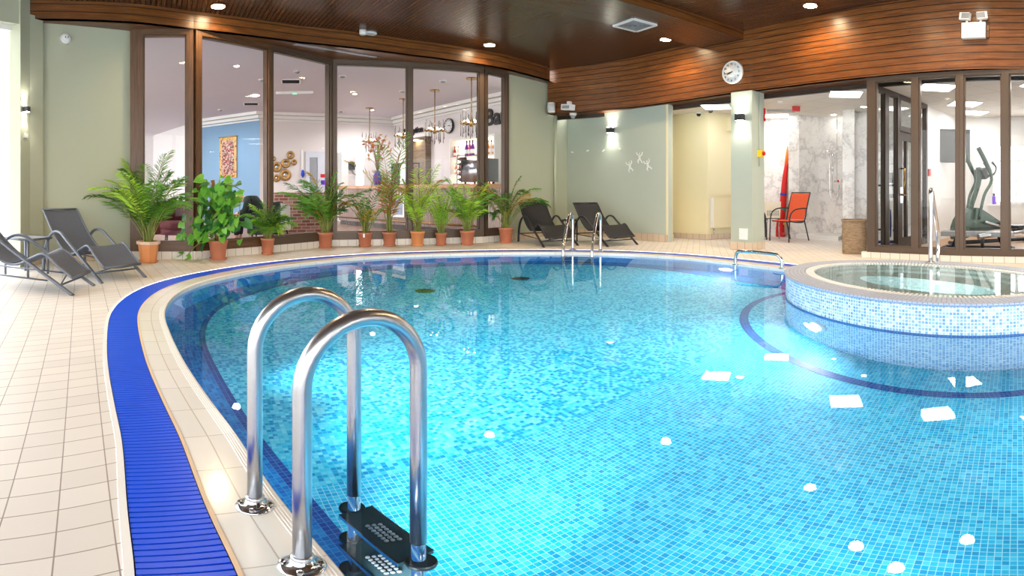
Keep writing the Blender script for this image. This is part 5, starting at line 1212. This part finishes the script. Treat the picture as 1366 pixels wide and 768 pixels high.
for sx in (-1, 1):
    obj('bracket', MB().b2((sx * .1 - .015, -.06, .24), (sx * .1 + .015, -.03, .29)), M['white_plastic'], t)
    h_ = obj('lamp_head', MB().box((sx * .12, -.07, .34), (.15, .09, .11), rz=sx * .2, ry=-sx * .12), M['white_plastic'], t); obj('lens', MB().box((sx * .12 - sx * .01, -.118, .34), (.12, .006, .085), rz=sx * .2, ry=-sx * .12), M['grey_plastic'], h_)
t = on_wood('wall_speaker', 'white rounded loudspeaker on the left end of the wood cladding', 'loudspeaker', 739, 151, .03)
b = MB(); b.lathe([(.085, 0), (.09, .03), (.09, .2), (.085, .23)], (0, -.09, 0), 20, sy=.9); obj('cabinet', b, M['white_plastic'], t); b = MB(); b.lathe([(.092, .03), (.092, .2)], (0, -.096, 0), 20, sy=.9); obj('grille', b, plain('speaker_grille', srgb(206, 206, 210), .6, var=.15, scale=90), t); obj('bracket', MB().b2((-.02, -.03, .08), (.02, .02, .15)), M['grey_plastic'], t)
t = on_wood('security_camera', 'white box shaped camera unit on the wood cladding beside the loudspeaker', 'camera', 761, 147, .02)
obj('housing', MB().box((0, -.1, .05), (.28, .16, .13), rz=-.2, ry=.1), M['white_plastic'], t); obj('mount', MB().b2((-.03, -.1, .11), (.05, .0, .19)), M['white_plastic'], t); obj('lens_window', MB().box((-.016, -.185, .05), (.2, .008, .07), rz=-.2, ry=.1), M['grey_plastic'], t)
w, p = WC.at(761, 160); p = p - w.n * .12; p.z = ZW
t = thing('dome_camera', 'white dome camera hanging under the wood cladding near the far corner', 'camera', p); obj('base', MB().lathe([(.075, -.06), (.085, 0)], n=20), M['white_plastic'], t); obj('dome', MB().lathe([(.01, -.13), (.04, -.12), (.06, -.06)], n=16), M['grey_plastic'], t)
# up and down wall lights
def wall_light(label, p, rz, n, E=14, k=1.0):
    t = thing('wall_light', label, 'wall light', p, rz, 'up and down wall lights'); t.scale = (k, k, k); b = MB(); b.b2((-.075, -.13, -.06), (.075, -.02, .06)); b.b2((-.03, -.02, -.04), (.03, .0, .04)); obj('housing', b, M['dark'], t)
    obj('lens', MB().b2((-.06, -.118, .0605), (.06, -.03, .064)).b2((-.06, -.118, -.064), (.06, -.03, -.0605)), M['light_white'], t)
    for s_ in (-1, 1): lamp('SPOT', 'wall_light_beam', Vector(p) + n * .08 + Vector((0, 0, s_ * .08)), E, (1, .93, .8), (-n.x * .12, -n.y * .12, s_), spot_size=radians(105), spot_blend=.7, shadow_soft_size=.04)
WGR = Wall(gr_[1].xy, gr_[2].xy); WG0 = Wall(gr_[0].xy, gr_[1].xy); WCOL = Wall(ca.xy, cb.xy)
p = WGR.at(817, 174) if az(817) > atan2(gr_[1].x, gr_[1].y) else WG0.at(817, 174); wall_light('dark up and down wall light on the grey green far wall', p, WGR.rz, WGR.n)
wall_light('dark up and down wall light on the front of the column', WCOL.at(990, 157), WCOL.rz, WCOL.n)
WJ = Wall((-5.78, 4.25), (-5.89, 4.5)); wall_light('small up and down wall light on the pier at the left edge', WJ.at(32, 146), WJ.rz, WJ.n, 5, .6)
# white figures and dashes on the far wall
wf = lambda x: WGR if az(x) > atan2(gr_[1].x, gr_[1].y) else WG0
for x, y, a, lb in ((763.5, 203, .3, 'leftmost'), (784, 201, -.1, 'second from the left'), (805, 201, -.5, 'third from the left'), (827, 198.5, .5, 'rightmost and highest')):
    w = wf(x); t = w.thing('wall_motif', 'small white dash shaped decoration on the far wall, ' + lb, 'wall decoration', x, y, 'white dash decorations', .006)
    obj('dash', MB().box((0, 0, 0), (.075, .012, .03), ry=a), M['white_plastic'], t)
for x, y, lb, ti in ((840.5, 222, 'the lowest left one', -.25), (853.5, 210, 'the highest one', .0), (864.5, 220, 'the rightmost one', -.35)):
    w = wf(x); t = w.thing('wall_figure', 'little white splayed figure decoration on the grey green wall, ' + lb, 'wall decoration', x, y, 'white splayed figures', .008)
    b = MB(); r_ = Matrix.Rotation(ti, 3, 'Y')
    for a_, c_, w2 in (((0, 0, -.045), (0, 0, .055), .05), ((0, 0, .03), (-.07, 0, .07), .022), ((-.07, 0, .07), (-.085, 0, .12), .02), ((0, 0, .03), (.07, 0, .06), .022), ((.07, 0, .06), (.075, 0, .115), .02), ((0, 0, -.03), (-.05, 0, -.07), .028), ((-.05, 0, -.07), (-.03, 0, -.12), .022), ((0, 0, -.03), (.05, 0, -.08), .026), ((.05, 0, -.08), (.07, 0, -.12), .022)): b.bar(r_ @ Vector(a_), r_ @ Vector(c_), w2, .012, up=(0, 1, 0))
    b.ball(r_ @ Vector((0, 0, .085)), .016, 10, 6); obj('figure', b, M['white_plastic'], t)
# siren on the left wall
t = LEFTD.thing('alarm_sounder', 'round white alarm sounder on the left green wall under the beam', 'alarm', 87, 52, out=.0)
obj('base', MB().lathe([(.085, .0), (.085, -.03), (.07, -.05)], axis='Y', n=28), M['white_plastic'], t); obj('sounder', MB().lathe([(.06, -.04), (.055, -.08), (.02, -.085), (1e-4, -.07)], axis='Y', n=24), M['white_plastic'], t)
obj('led_eyes', MB().ball((-.018, -.087, .005), .011, 8, 6).ball((.02, -.087, .005), .011, 8, 6), M['dark'], t)
t = thing('switch_cluster', 'pair of small white switches below the left pier light', 'switch', WJ.at(34, 181), WJ.rz); obj('plate', MB().b2((-.05, -.015, -.03), (.05, 0, .03)), M['white_plastic'], t)
# ceiling detectors and vent
for x, y, lb, r in ((493, 44, 'flat round white detector on the boards in front of the bay', .13), (484, 40, 'small white sounder next to the flat round detector', .06)):
    p = P(x, y, 3.9); 
    for _ in range(4): p = P(x, y, zc(p.x, p.y))
    t = thing('ceiling_detector', lb, 'detector', p, 0, 'detectors on the board ceiling'); obj('base', MB().lathe([(r * .8, -.03 if r > .1 else -.09), (r, -.02 if r > .1 else -.07), (r, 0)], n=24), M['white_plastic'], t)
vp = P(847, 33, zs); t = thing('ceiling_vent', 'square white air vent with angled louvres in the soffit of the cross beam', 'air vent', vp + Vector((0, 0, -.002)), atan2(dr.y, dr.x))
b = MB(); s_ = .24
for q in (-1, 1): b.b2((-s_, q * s_ - .03, -.02), (s_, q * s_ + .03, 0)); b.b2((q * s_ - .03, -s_, -.02), (q * s_ + .03, s_, 0))
obj('vent_frame', b, M['white_plastic'], t); b = MB()
for k in range(1, 5): r = s_ * k / 5; b.tube([(-r, -r, -.012), (r, -r, -.012), (r, r, -.012), (-r, r, -.012)], .012, 6, True)
obj('louvres', b, M['grey_plastic'], t); obj('dark_throat', MB().b2((-s_, -s_, -.006), (s_, s_, -.002)), M['dark'], t)
a_, c_ = P(393, 58.5, ZB), P(501, 76, ZB); t = thing('slot_diffuser', 'long narrow metal air slot in the beam underside above the bay', 'air diffuser', (a_ + c_) / 2 + Vector((0, 0, -.012)), atan2((c_ - a_).y, (c_ - a_).x)); L_ = (c_ - a_).length
obj('channel', MB().b2((-L_ / 2, -.05, 0), (L_ / 2, .05, .012)), M['steel_brushed'], t); obj('blades', MB().b2((-L_ / 2, -.03, -.004), (L_ / 2, -.015, 0)).b2((-L_ / 2, .015, -.004), (L_ / 2, .03, 0)), M['grey_plastic'], t)

# ================================================================ COLUMN, HALLWAY, SHOWER AREA
WSD = Wall(cb.xy, cc_.xy)
t = WCOL.thing('socket_plate', 'square white access plate low on the front of the column', 'wall plate', 992, 312, out=.0); obj('plate', MB().b2((-.09, -.012, -.1), (.09, 0, .1)), M['white_plastic'], t)
t = thing('emergency_stop', 'yellow box with a red push button on the side of the column', 'emergency stop', WSD.at(1012, 205), WSD.rz); obj('yellow_box', MB().b2((-.05, -.09, -.06), (.05, 0, .06)), M['yellow'], t); obj('red_button', MB().lathe([(.03, -.13), (.038, -.12), (.038, -.1), (.02, -.09)], axis='Y', n=18), M['red'], t)
q = WSD.at(1012, z=0); b = MB(); b.tube([Vector((q.x, q.y, 1.5)) + WSD.n * .015, Vector((q.x, q.y, ZW - .01)) + WSD.n * .015], .011, 8); tag(obj('cable_conduit', b, M['sage_grey']), 'thin vertical conduit running up from the emergency stop box', 'conduit')
def panel_light(x, y, lb, w_=.58, h_=.58, rz=None, E=0):
    p = P(x, y, ZI); rz = -.55 if rz is None else rz; t = thing('panel_light', lb, 'ceiling light', p + Vector((0, 0, -.004)), rz, 'square ceiling light panels')
    obj('surround', MB().b2((-w_ / 2, -h_ / 2, -.008), (w_ / 2, h_ / 2, 0)), M['white_plastic'], t); obj('diffuser', MB().b2((-w_ / 2 + .02, -h_ / 2 + .02, -.012), (w_ / 2 - .02, h_ / 2 - .02, -.009)), M['light_panel'], t)
    return t
panel_light(956, 142, 'lit ceiling panel in the hallway left of the column'); panel_light(1036, 154, 'lit ceiling panel just right of the column')
panel_light(1128, 125, 'lit ceiling panel over the shower area beside the gym corner post')
panel_light(1250, 116, 'lit gym ceiling panel nearest, behind the second glazed panel'); panel_light(1287, 138, 'middle lit gym ceiling panel behind the third post'); panel_light(1298, 150, 'rearmost lit gym ceiling panel behind the third post')
panel_light(1390, 112, 'lit gym ceiling panel at the right, outside the photo')
for x, y, lb in ((932, 150, 'black dome camera on the hallway ceiling, left one'), (948, 145, 'black dome camera on the hallway ceiling, right one')):
    p = P(x, y, ZI); t = thing('dome_camera', lb, 'camera', p); obj('base', MB().lathe([(.07, -.03), (.07, 0)], n=18), M['white_plastic'], t); obj('dome', MB().lathe([(.01, -.09), (.04, -.075), (.05, -.03)], n=16), M['black'], t)
for x, y, lb in ((1112, 152.5, 'small lit spotlight over the shower'), (1152, 142, 'small lit spotlight next to the gym corner post')):
    p = P(x, y, ZI); t = thing('recessed_spotlight', lb, 'spotlight', p); obj('ring', MB().lathe([(.07, -.01), (.07, 0)], n=18), M['white_plastic'], t); obj('lens', MB().lathe([(.055, -.014), (.055, -.008)], n=18), M['light_white'], t)
WH = Wall(CW[2], CW[3])
t = WH.thing('radiator', 'cream panel radiator on the hallway wall behind the column', 'radiator', 966, 303, out=.02); w2 = .5; zr_ = ZD(263, hd(t.location)) - t.location.z
obj('panel', MB().b2((-w2 / 2 - .1, -.09, 0), (w2 / 2, -.05, zr_)), M['cream'], t); obj('side_grille', MB().b2((-w2 / 2 - .12, -.1, 0), (-w2 / 2 - .1, 0, zr_)), M['white_plastic'], t); obj('valve', MB().tube([(-w2 / 2 - .06, -.05, 0), (-w2 / 2 - .06, -.05, -.15)], .012, 8), M['steel'], t)
t = WH.thing('junction_box', 'cream electrical box high on the hallway wall beside the column', 'box', 975, 175, out=.0); obj('box', MB().b2((-.12, -.08, 0), (.2, 0, .3)), M['cream'], t)
t = thing('fire_sounder', 'red fire alarm sounder on the ceiling before the shower', 'alarm', P(1062, 142, ZI), -.5); obj('body', MB().b2((-.08, -.05, -.1), (.08, .05, 0)), M['red'], t)
t = thing('ceiling_vent', 'grey ceiling air grille between the column and the red sounder', 'air vent', P(1042, 147.5, ZI) + Vector((0, 0, -.003)), -.5); b = MB()
for k in range(8): b.b2((-.3, -.17 + k * .045, -.01), (.3, -.145 + k * .045, 0))
obj('grille', b, M['grey_plastic'], t)
t = thing('smoke_detector', 'small white detector on the ceiling left of the red sounder', 'detector', P(1041, 135, ZI)); obj('base', MB().lathe([(.04, -.04), (.06, -.02), (.06, 0)], n=18), M['white_plastic'], t)
t = thing('fire_sign', 'red edge of a fire sign on the back of the column', 'sign', WSD.at(1018.6, 153, out=-.0), WSD.rz); obj('panel', MB().b2((-.0, -.035, -.12), (.012, .0, .12)), M['red'], t)
# shower
WS = Wall(MW[4], MW[5])
t = WS.thing('shower', 'chrome riser rail shower with hose and red valve in the marble alcove', 'shower', 1112, 250, out=.0); t.location.z = .9
b = MB(); b.tube([(0, -.06, 0.1), (0, -.06, 1.05)], .012, 8); b.tube([(0, 0, .15), (0, -.06, .15)], .012, 8); b.tube([(0, 0, 1.0), (0, -.06, 1.0)], .012, 8); obj('riser_rail', b, M['chrome'], t)
b = MB(); b.tube([(0, -.06, .95), (-.05, -.16, 1.05)], .012, 8); b.lathe([(.05, -.02), (.045, .0), (.015, .03)], (-.06, -.19, 1.06), 16); obj('hand_shower', b, M['chrome'], t)
obj('hose', MB().tube(crom([(-.05, -.12, 1.0), (-.04, -.12, .5), (-.02, -.12, .05), (.08, -.1, -.08), (.16, -.08, .1), (.17, -.05, .3)], 5), .009, 6), M['steel'], t)
b = MB(); b.tube([(.1, -.03, .38), (.1, -.03, 1.8)], .008, 6); b.tube([(.05, -.05, .38), (.26, -.05, .38)], .02, 10); obj('valve_bar', b, M['chrome'], t); obj('red_valve_knob', MB().ball((.16, -.08, .38), .028, 10, 6), M['red'], t)
# lifeguard torpedo bag in the corner
fp = P(1041, 315.3); t = thing('rescue_board', 'tall red rescue bag with orange tip and coloured straps leaning behind the orange chair', 'rescue equipment', fp, -.5); topz = ZD(196, hd(fp) + .35)
pth = [Vector((0, 0, 0)), Vector((0, 0, .28)), Vector((.06, .05, .75)), Vector((.1, .1, 1.3)), Vector((.15, .15, topz - .42)), ]
obj('red_cover', MB().tube(crom(pth, 4), [.15 - .0058 * k for k in range(17)], 14, flat=(.75, 1)), M['red_fabric'], t)
obj('orange_tip', MB().tube([Vector((.14, .15, topz - .45)), Vector((.16, .16, topz - .2)), Vector((.17, .17, topz))], [.045, .035, .012], 10), plain('orange_cap', srgb(250, 120, 20), .5), t)
for z, m in ((.28, 'yellow'), (.6, 'teal'), (.95, 'blue_strap')):
    k = z / 1.3; obj('strap', MB().tube([(.01 + .08 * k, .08 * k, z), (.015 + .08 * k, .085 * k, z + .05)], .125 - .03 * k, 14, flat=(.75, 1)), M[m], t)
b = MB(); b.b2((-.1, -.13, .02), (.1, -.09, .1)); obj('base_block', b, M['red'], t)
def arm_chair(label, p, rz, seat, frame):
    t = thing('garden_armchair', label, 'armchair', p, rz, 'orange sling armchairs')   # faces -y
    b = MB(); b.box((0, 0, .43), (.5, .46, .014)); obj('seat', b, seat, t); b = MB(); b.hexa([(-.24, .2, .45), (.24, .2, .45), (.24, .215, .45), (-.24, .215, .45), (-.26, .36, 1.0), (.26, .36, 1.0), (.26, .375, 1.0), (-.26, .375, 1.0)]); obj('backrest', b, seat, t)
    for sx in (-1, 1):
        x_ = sx * .27
        obj('side_frame', MB().tube(crom([(x_, .38, 1.02), (x_, .28, .72), (x_, .2, .43), (x_, .0, .4), (x_, -.22, .43)], 4), .014, 8), frame, t)
        obj('arm', MB().tube(crom([(x_, .28, .68), (x_ * 1.06, .1, .69), (x_ * 1.08, -.12, .66), (x_ * 1.06, -.24, .55), (x_ * 1.05, -.27, .3), (x_ * 1.05, -.28, .0)], 4), .014, 8), frame, t)
        obj('rear_leg', MB().tube([(x_, .2, .43), (x_ * 1.03, .33, 0)], .014, 8), frame, t)
    b = MB(); b.tube([(-.27, -.22, .42), (.27, -.22, .42)], .013, 8); b.tube([(-.27, .2, .41), (.27, .2, .41)], .013, 8); b.tube([(-.27, .38, 1.02), (.27, .38, 1.02)], .013, 8); obj('cross_bars', b, frame, t)
    return t
cp = P(1052, 321); arm_chair('orange sling armchair with dark arched arms in front of the red rescue bag', Vector((cp.x, cp.y, 0)), radians(-75), M['orange_fabric'], M['black_frame'])
cp = P(1005, 318); arm_chair('orange sling armchair mostly hidden behind the column', Vector((cp.x, cp.y, 0)), radians(65), M['orange_fabric'], M['black_frame'])
cp = P(1031, 318); t = thing('shopping_bag', 'pale canvas bag with dark printed lines between the orange chairs', 'bag', Vector((cp.x, cp.y, .46)), -.5)
b = MB(); b.hexa([(-.16, -.08, 0), (.16, -.08, 0), (.16, .08, 0), (-.16, .08, 0), (-.18, -.05, .36), (.18, -.05, .36), (.18, .05, .36), (-.18, .05, .36)]); obj('canvas', b, plain('canvas', srgb(232, 226, 206), .8), t)
b = MB()
for k, z in enumerate((.07, .11, .15)): 
    for j in range(6): b.box((-.11 + j * .045, -.083 + z * .09, z), (.03, .004, .018))
obj('printed_lines', b, M['dark'], t)
t = thing('wire_table', 'small dark wire table carrying the canvas bag', 'table', Vector((cp.x, cp.y, 0)), -.5); obj('top', MB().box((0, 0, .45), (.3, .3, .014)), M['dark'], t)
for sx in (-1, 1):
    for sy in (-1, 1): obj('leg', MB().tube([(sx * .14, sy * .14, 0), (sx * .13, sy * .13, .45)], .011, 6), M['steel'], t)
# wicker basket
bp = P(1140, 339); bk = thing('wicker_basket', 'large square cornered wicker laundry basket beside the gym post', 'basket', Vector((bp.x, bp.y, 0)) + Vector((.12, .16, 0)), -.7); hh = .57; r0 = .205
def rsq(r, z, n=32): return [(r * (abs(cos(a)) ** .55) * (1 if cos(a) > 0 else -1), r * (abs(sin(a)) ** .55) * (1 if sin(a) > 0 else -1), z) for a in [2 * pi * k / n for k in range(n)]]
b = MB(); rows = [(r0 * .96, .0), (r0, .03), (r0 * 1.03, .25), (r0 * 1.0, hh - .05), (r0 * 1.05, hh - .03), (r0 * 1.04, hh), (r0 * .95, hh), (r0 * .93, hh - .06), (r0 * .93, .03)]; acc = 0
for (ra, za), (rb, zb_) in zip(rows, rows[1:]): dd = sqrt((ra - rb) ** 2 + (za - zb_) ** 2); b.strip(rsq(ra, za), rsq(rb, zb_), (acc, acc + dd), True, True); acc += dd
b.poly(rsq(r0 * .93, .03)); obj('woven_body', b, M['wicker'], bk)
obj('lid_edge', MB().tube([Vector(p) for p in rsq(r0 * 1.05, hh - .01)], .014, 6, True), M['wicker'], bk)

# ================================================================ GYM
WG = Wall(GWL[0], GWL[1])
t = WG.thing('wall_television', 'flat dark television on a bracket on the white gym wall', 'television', 1258, 212, out=.24); t.rotation_euler = (0, 0, WG.rz - 1.0); 
zt_, zb_ = ZD(173, hd(t.location)), ZD(216, hd(t.location)); t.location.z = zb_
obj('screen', MB().b2((-.36, -.03, 0), (.36, .0, zt_ - zb_)), plain('tv_screen', srgb(96, 96, 96), .2), t); obj('bezel', MB().b2((-.37, .0, -.01), (.37, .05, zt_ - zb_ + .01)), M['black'], t); obj('bracket', MB().b2((-.05, .05, .2), (.05, .22, .32)), M['dark'], t)
t = WG.thing('fire_call_point', 'small red call point on the gym wall by the door', 'call point', 1237.5, 230, out=.0); obj('box', MB().b2((-.04, -.05, -.07), (.06, 0, .07)), M['red'], t)
M['ell'] = plain('green_grey_plastic', srgb(66, 92, 78), .35); M['ell_dark'] = plain('dark_green_plastic', srgb(50, 66, 58), .4)
ep = P(1306, 326, .012); ep.z = .013
el = thing('elliptical_trainer', 'grey green elliptical cross trainer with upright handles behind the gym glass', 'exercise machine', ep, -.35)  # local +x runs back along the machine
b = MB(); b.tube([(-.5, -.02, .06), (1.1, -.02, .06)], .04, 10); b.tube([(-.5, -.3, .04), (-.5, .28, .04)], .035, 10); b.tube([(1.1, -.28, .04), (1.1, .28, .04)], .035, 10); obj('base_frame', b, M['black'], el)
b = MB(); pr = crom([(-.55, 0, .12), (-.5, 0, .5), (-.3, 0, .66), (-.1, 0, .72), (.15, 0, .6), (.4, 0, .45), (.62, 0, .36), (.6, 0, .3), (.0, 0, .26)], 3, True); n0 = b.add([(p.x, -.14, p.z) for p in pr]); n1 = b.add([(p.x, .14, p.z) for p in pr]); k = len(pr)
for i in range(k): j = (i + 1) % k; b.face((n0 + i, n1 + i, n1 + j, n0 + j))
b.face([n0 + i for i in range(k)]); b.face([n1 + i for i in reversed(range(k))]); obj('flywheel_shroud', b, M['ell'], el)
obj('dark_band', MB().b2((-.3, -.15, .3), (.62, .15, .35)), M['ell_dark'], el)
obj('mast', MB().tube(crom([(-.22, 0, .62), (-.1, 0, .95), (.0, 0, 1.25), (-.02, 0, 1.5)], 4), .055, 12, flat=(.8, 1.2)), M['ell'], el)
t2 = obj('console', MB().box((.06, 0, 1.38), (.1, .3, .2), ry=-.5), M['black'], el); obj('display', MB().box((.108, 0, 1.40), (.01, .24, .13), ry=-.5), M['grey_plastic'], t2)
for sy in (-1, 1):
    obj('moving_handle', MB().tube(crom([(-.15, sy * .25, .5), (-.05, sy * .27, .95), (.1, sy * .3, 1.25), (-.02, sy * .31, 1.55), (-.2, sy * .3, 1.86)], 5), [.03] * 13 + [.042] * 8, 12), M['ell'], el)
    obj('fixed_grip', MB().tube(crom([(.0, sy * .08, 1.35), (.2, sy * .2, 1.36), (.28, sy * .18, 1.5), (.2, sy * .15, 1.6)], 4), .02, 8), M['ell_dark'], el)
    obj('pedal_arm', MB().tube([(.0, sy * .22, .45), (.95, sy * .2, .2)], .03, 8), M['steel_brushed'], el); obj('pedal', MB().box((.5, sy * .2, .36), (.38, .13, .05), ry=.2), M['black'], el)
p = P(1362, 331, .012); p.z = .013
t = thing('rowing_machine', 'low black and silver rowing machine at the right edge behind the gym glass', 'exercise machine', p, -.1)
obj('rail', MB().tube([(-1.1, 0, .28), (1.3, 0, .36)], .045, 10, flat=(1, .8)), M['steel_brushed'], t); obj('seat', MB().box((-.1, 0, .40), (.3, .3, .06)), M['black'], t); obj('flywheel_housing', MB().lathe([(.1, -.12), (.26, -.1), (.28, 0), (.26, .1), (.1, .12)], (1.2, 0, .42), 24, 'Y'), M['black'], t)
for x_ in (-1.0, .9): obj('foot', MB().tube([(x_, -.28, .03), (x_, .28, .03)], .03, 8).tube([(x_, 0, .03), (x_, 0, .3)], .03, 8), M['black'], t)
obj('handle', MB().tube([(.5, -.22, .52), (.5, .22, .52)], .02, 8).tube([(.5, 0, .52), (1.1, 0, .5)], .01, 6), M['dark'], t)
obj('footplate', MB().box((.75, 0, .5), (.05, .36, .3), ry=-.5), M['black'], t)
p = P(1290, 329, .012); p.z = .013
t = thing('exercise_bench', 'low dark bench with pale padded top in front of the elliptical trainer', 'exercise bench', p + Vector((-.42, -.6, 0)), -1.05)
obj('frame', MB().tube([(-.6, -.15, .05), (.6, -.15, .05)], .03, 8).tube([(-.6, .15, .05), (.6, .15, .05)], .03, 8).tube([(-.6, -.2, .05), (-.6, .2, .05)], .03, 8).tube([(.6, -.2, .05), (.6, .2, .05)], .03, 8), M['black'], t)
b = MB()
for x_ in (-.45, .45): b.tube([(x_, 0, .06), (x_ * .8, 0, .26)], .03, 8)
obj('supports', b, M['black'], t); obj('padded_top', MB().box((0, 0, .3), (1.25, .3, .08)), M['grey_plastic'], t)
p = A_ = on(Vector((9.24, 8.14, 0)), Vector((11.9, 4.0, 0)), 1326); t = thing('drinks_bottle', 'purple drinks bottle on the gym window sill beside the elliptical trainer', 'bottle', (p.x - .05, p.y - .04, .75)); obj('body', MB().lathe([(.04, 0), (.045, .03), (.045, .17), (.03, .2)], n=16), M['purple'], t); obj('cap', MB().lathe([(.028, .2), (.028, .25)], n=12), M['black'], t)
b = MB(); p = Vector((p.x, p.y, 0)); b.box((p.x - .02, p.y - .02, .73), (.3, .3, .04), rz=WG.rz - 1.5); struct('trim_16', b, M['white'])
t = thing('reflection_bike', 'dark blue exercise bike standing in for a blue reflection in the gym side glazing', 'exercise machine', Q(1184, 9.9, .013), .9)  # bike added where the side glass only mirrors something blue
M['navy'] = plain('navy_plastic', srgb(30, 40, 120), .4)
obj('frame', MB().tube([(-.4, 0, .05), (.4, 0, .05)], .04, 8).tube([(-.4, -.25, .04), (-.4, .25, .04)], .03, 8).tube([(.4, -.25, .04), (.4, .25, .04)], .03, 8), M['navy'], t); obj('flywheel_cover', MB().lathe([(.12, -.08), (.27, -.07), (.27, .07), (.12, .08)], (.2, 0, .42), 24, 'Y'), M['navy'], t)
obj('seat_post', MB().tube([(-.2, 0, .1), (-.3, 0, .9)], .03, 8), M['steel_brushed'], t); obj('saddle', MB().box((-.28, 0, .95), (.26, .18, .07)), M['black'], t); obj('handlebar', MB().tube([(.25, 0, .5), (.35, 0, 1.15)], .035, 8).tube([(.2, -.24, 1.3), (.35, -.2, 1.15), (.35, .2, 1.15), (.2, .24, 1.3)], .02, 8), M['navy'], t); obj('console', MB().box((.36, 0, 1.3), (.06, .24, .2)), M['black'], t)
for sy in (-1, 1): obj('pedal', MB().box((.1 + sy * .1, sy * .15, .3), (.14, .1, .03)), M['black'], t)

# spotlights added to brighten the lounge, beyond its real ceiling fittings
for x_, y_ in ((-9, 10), (-9.5, 14), (-6, 12), (-4.2, 13.6), (-4.5, 16.5), (-5.5, 9.5)):
    lamp('SPOT', 'lounge_fill_beam', (x_, y_, ZL - .06), 120, (1, .95, .95), (0, 0, -1), spot_size=radians(165), spot_blend=.6, shadow_soft_size=.08)
    t = thing('recessed_spotlight', 'added recessed spotlight brightening the lounge from its ceiling', 'spotlight', (x_, y_, ZL), 0, 'added lounge spotlights'); obj('ring', MB().lathe([(.07, -.008), (.07, 0)], n=18), M['white_plastic'], t); obj('lens', MB().lathe([(.05, -.012), (.05, -.0085)], n=16), M['light_white'], t)
# ================================================================ camera, world, render look
cam = bpy.data.cameras.new('camera'); co = bpy.data.objects.new('camera', cam); COL.objects.link(co); S.camera = co
co.location = (0, 0, HC); co.rotation_euler = (pi / 2, 0, 0); cam.clip_end = 200
cam.type = 'PANO'; cy = getattr(cam, 'cycles', None) or cam; cy.panorama_type = 'EQUIRECTANGULAR'
cy.longitude_min = -CX_ / F_; cy.longitude_max = (1366 - CX_) / F_; cy.latitude_max = HY_ / F_; cy.latitude_min = -(768 - HY_) / F_
w = bpy.data.worlds.new('daylight'); S.world = w; w.use_nodes = True; bg = w.node_tree.nodes['Background']; bg.inputs[0].default_value = (1, .99, .97, 1); bg.inputs[1].default_value = 4.4
S.view_settings.view_transform = 'Standard'; S.view_settings.look = 'None'; S.view_settings.gamma = 1; S.view_settings.use_curve_mapping = False; S.view_settings.exposure = 0.66
c = S.cycles; c.use_denoising = True; c.max_bounces = 10; c.diffuse_bounces = 4; c.glossy_bounces = 4; c.transmission_bounces = 6; c.transparent_max_bounces = 12
c.sample_clamp_indirect = 4.0; c.sample_clamp_direct = 0; c.blur_glossy = .5; c.use_adaptive_sampling = True
try: c.denoiser = 'OPENIMAGEDENOISE'
except Exception: pass
bpy.context.view_layer.update()
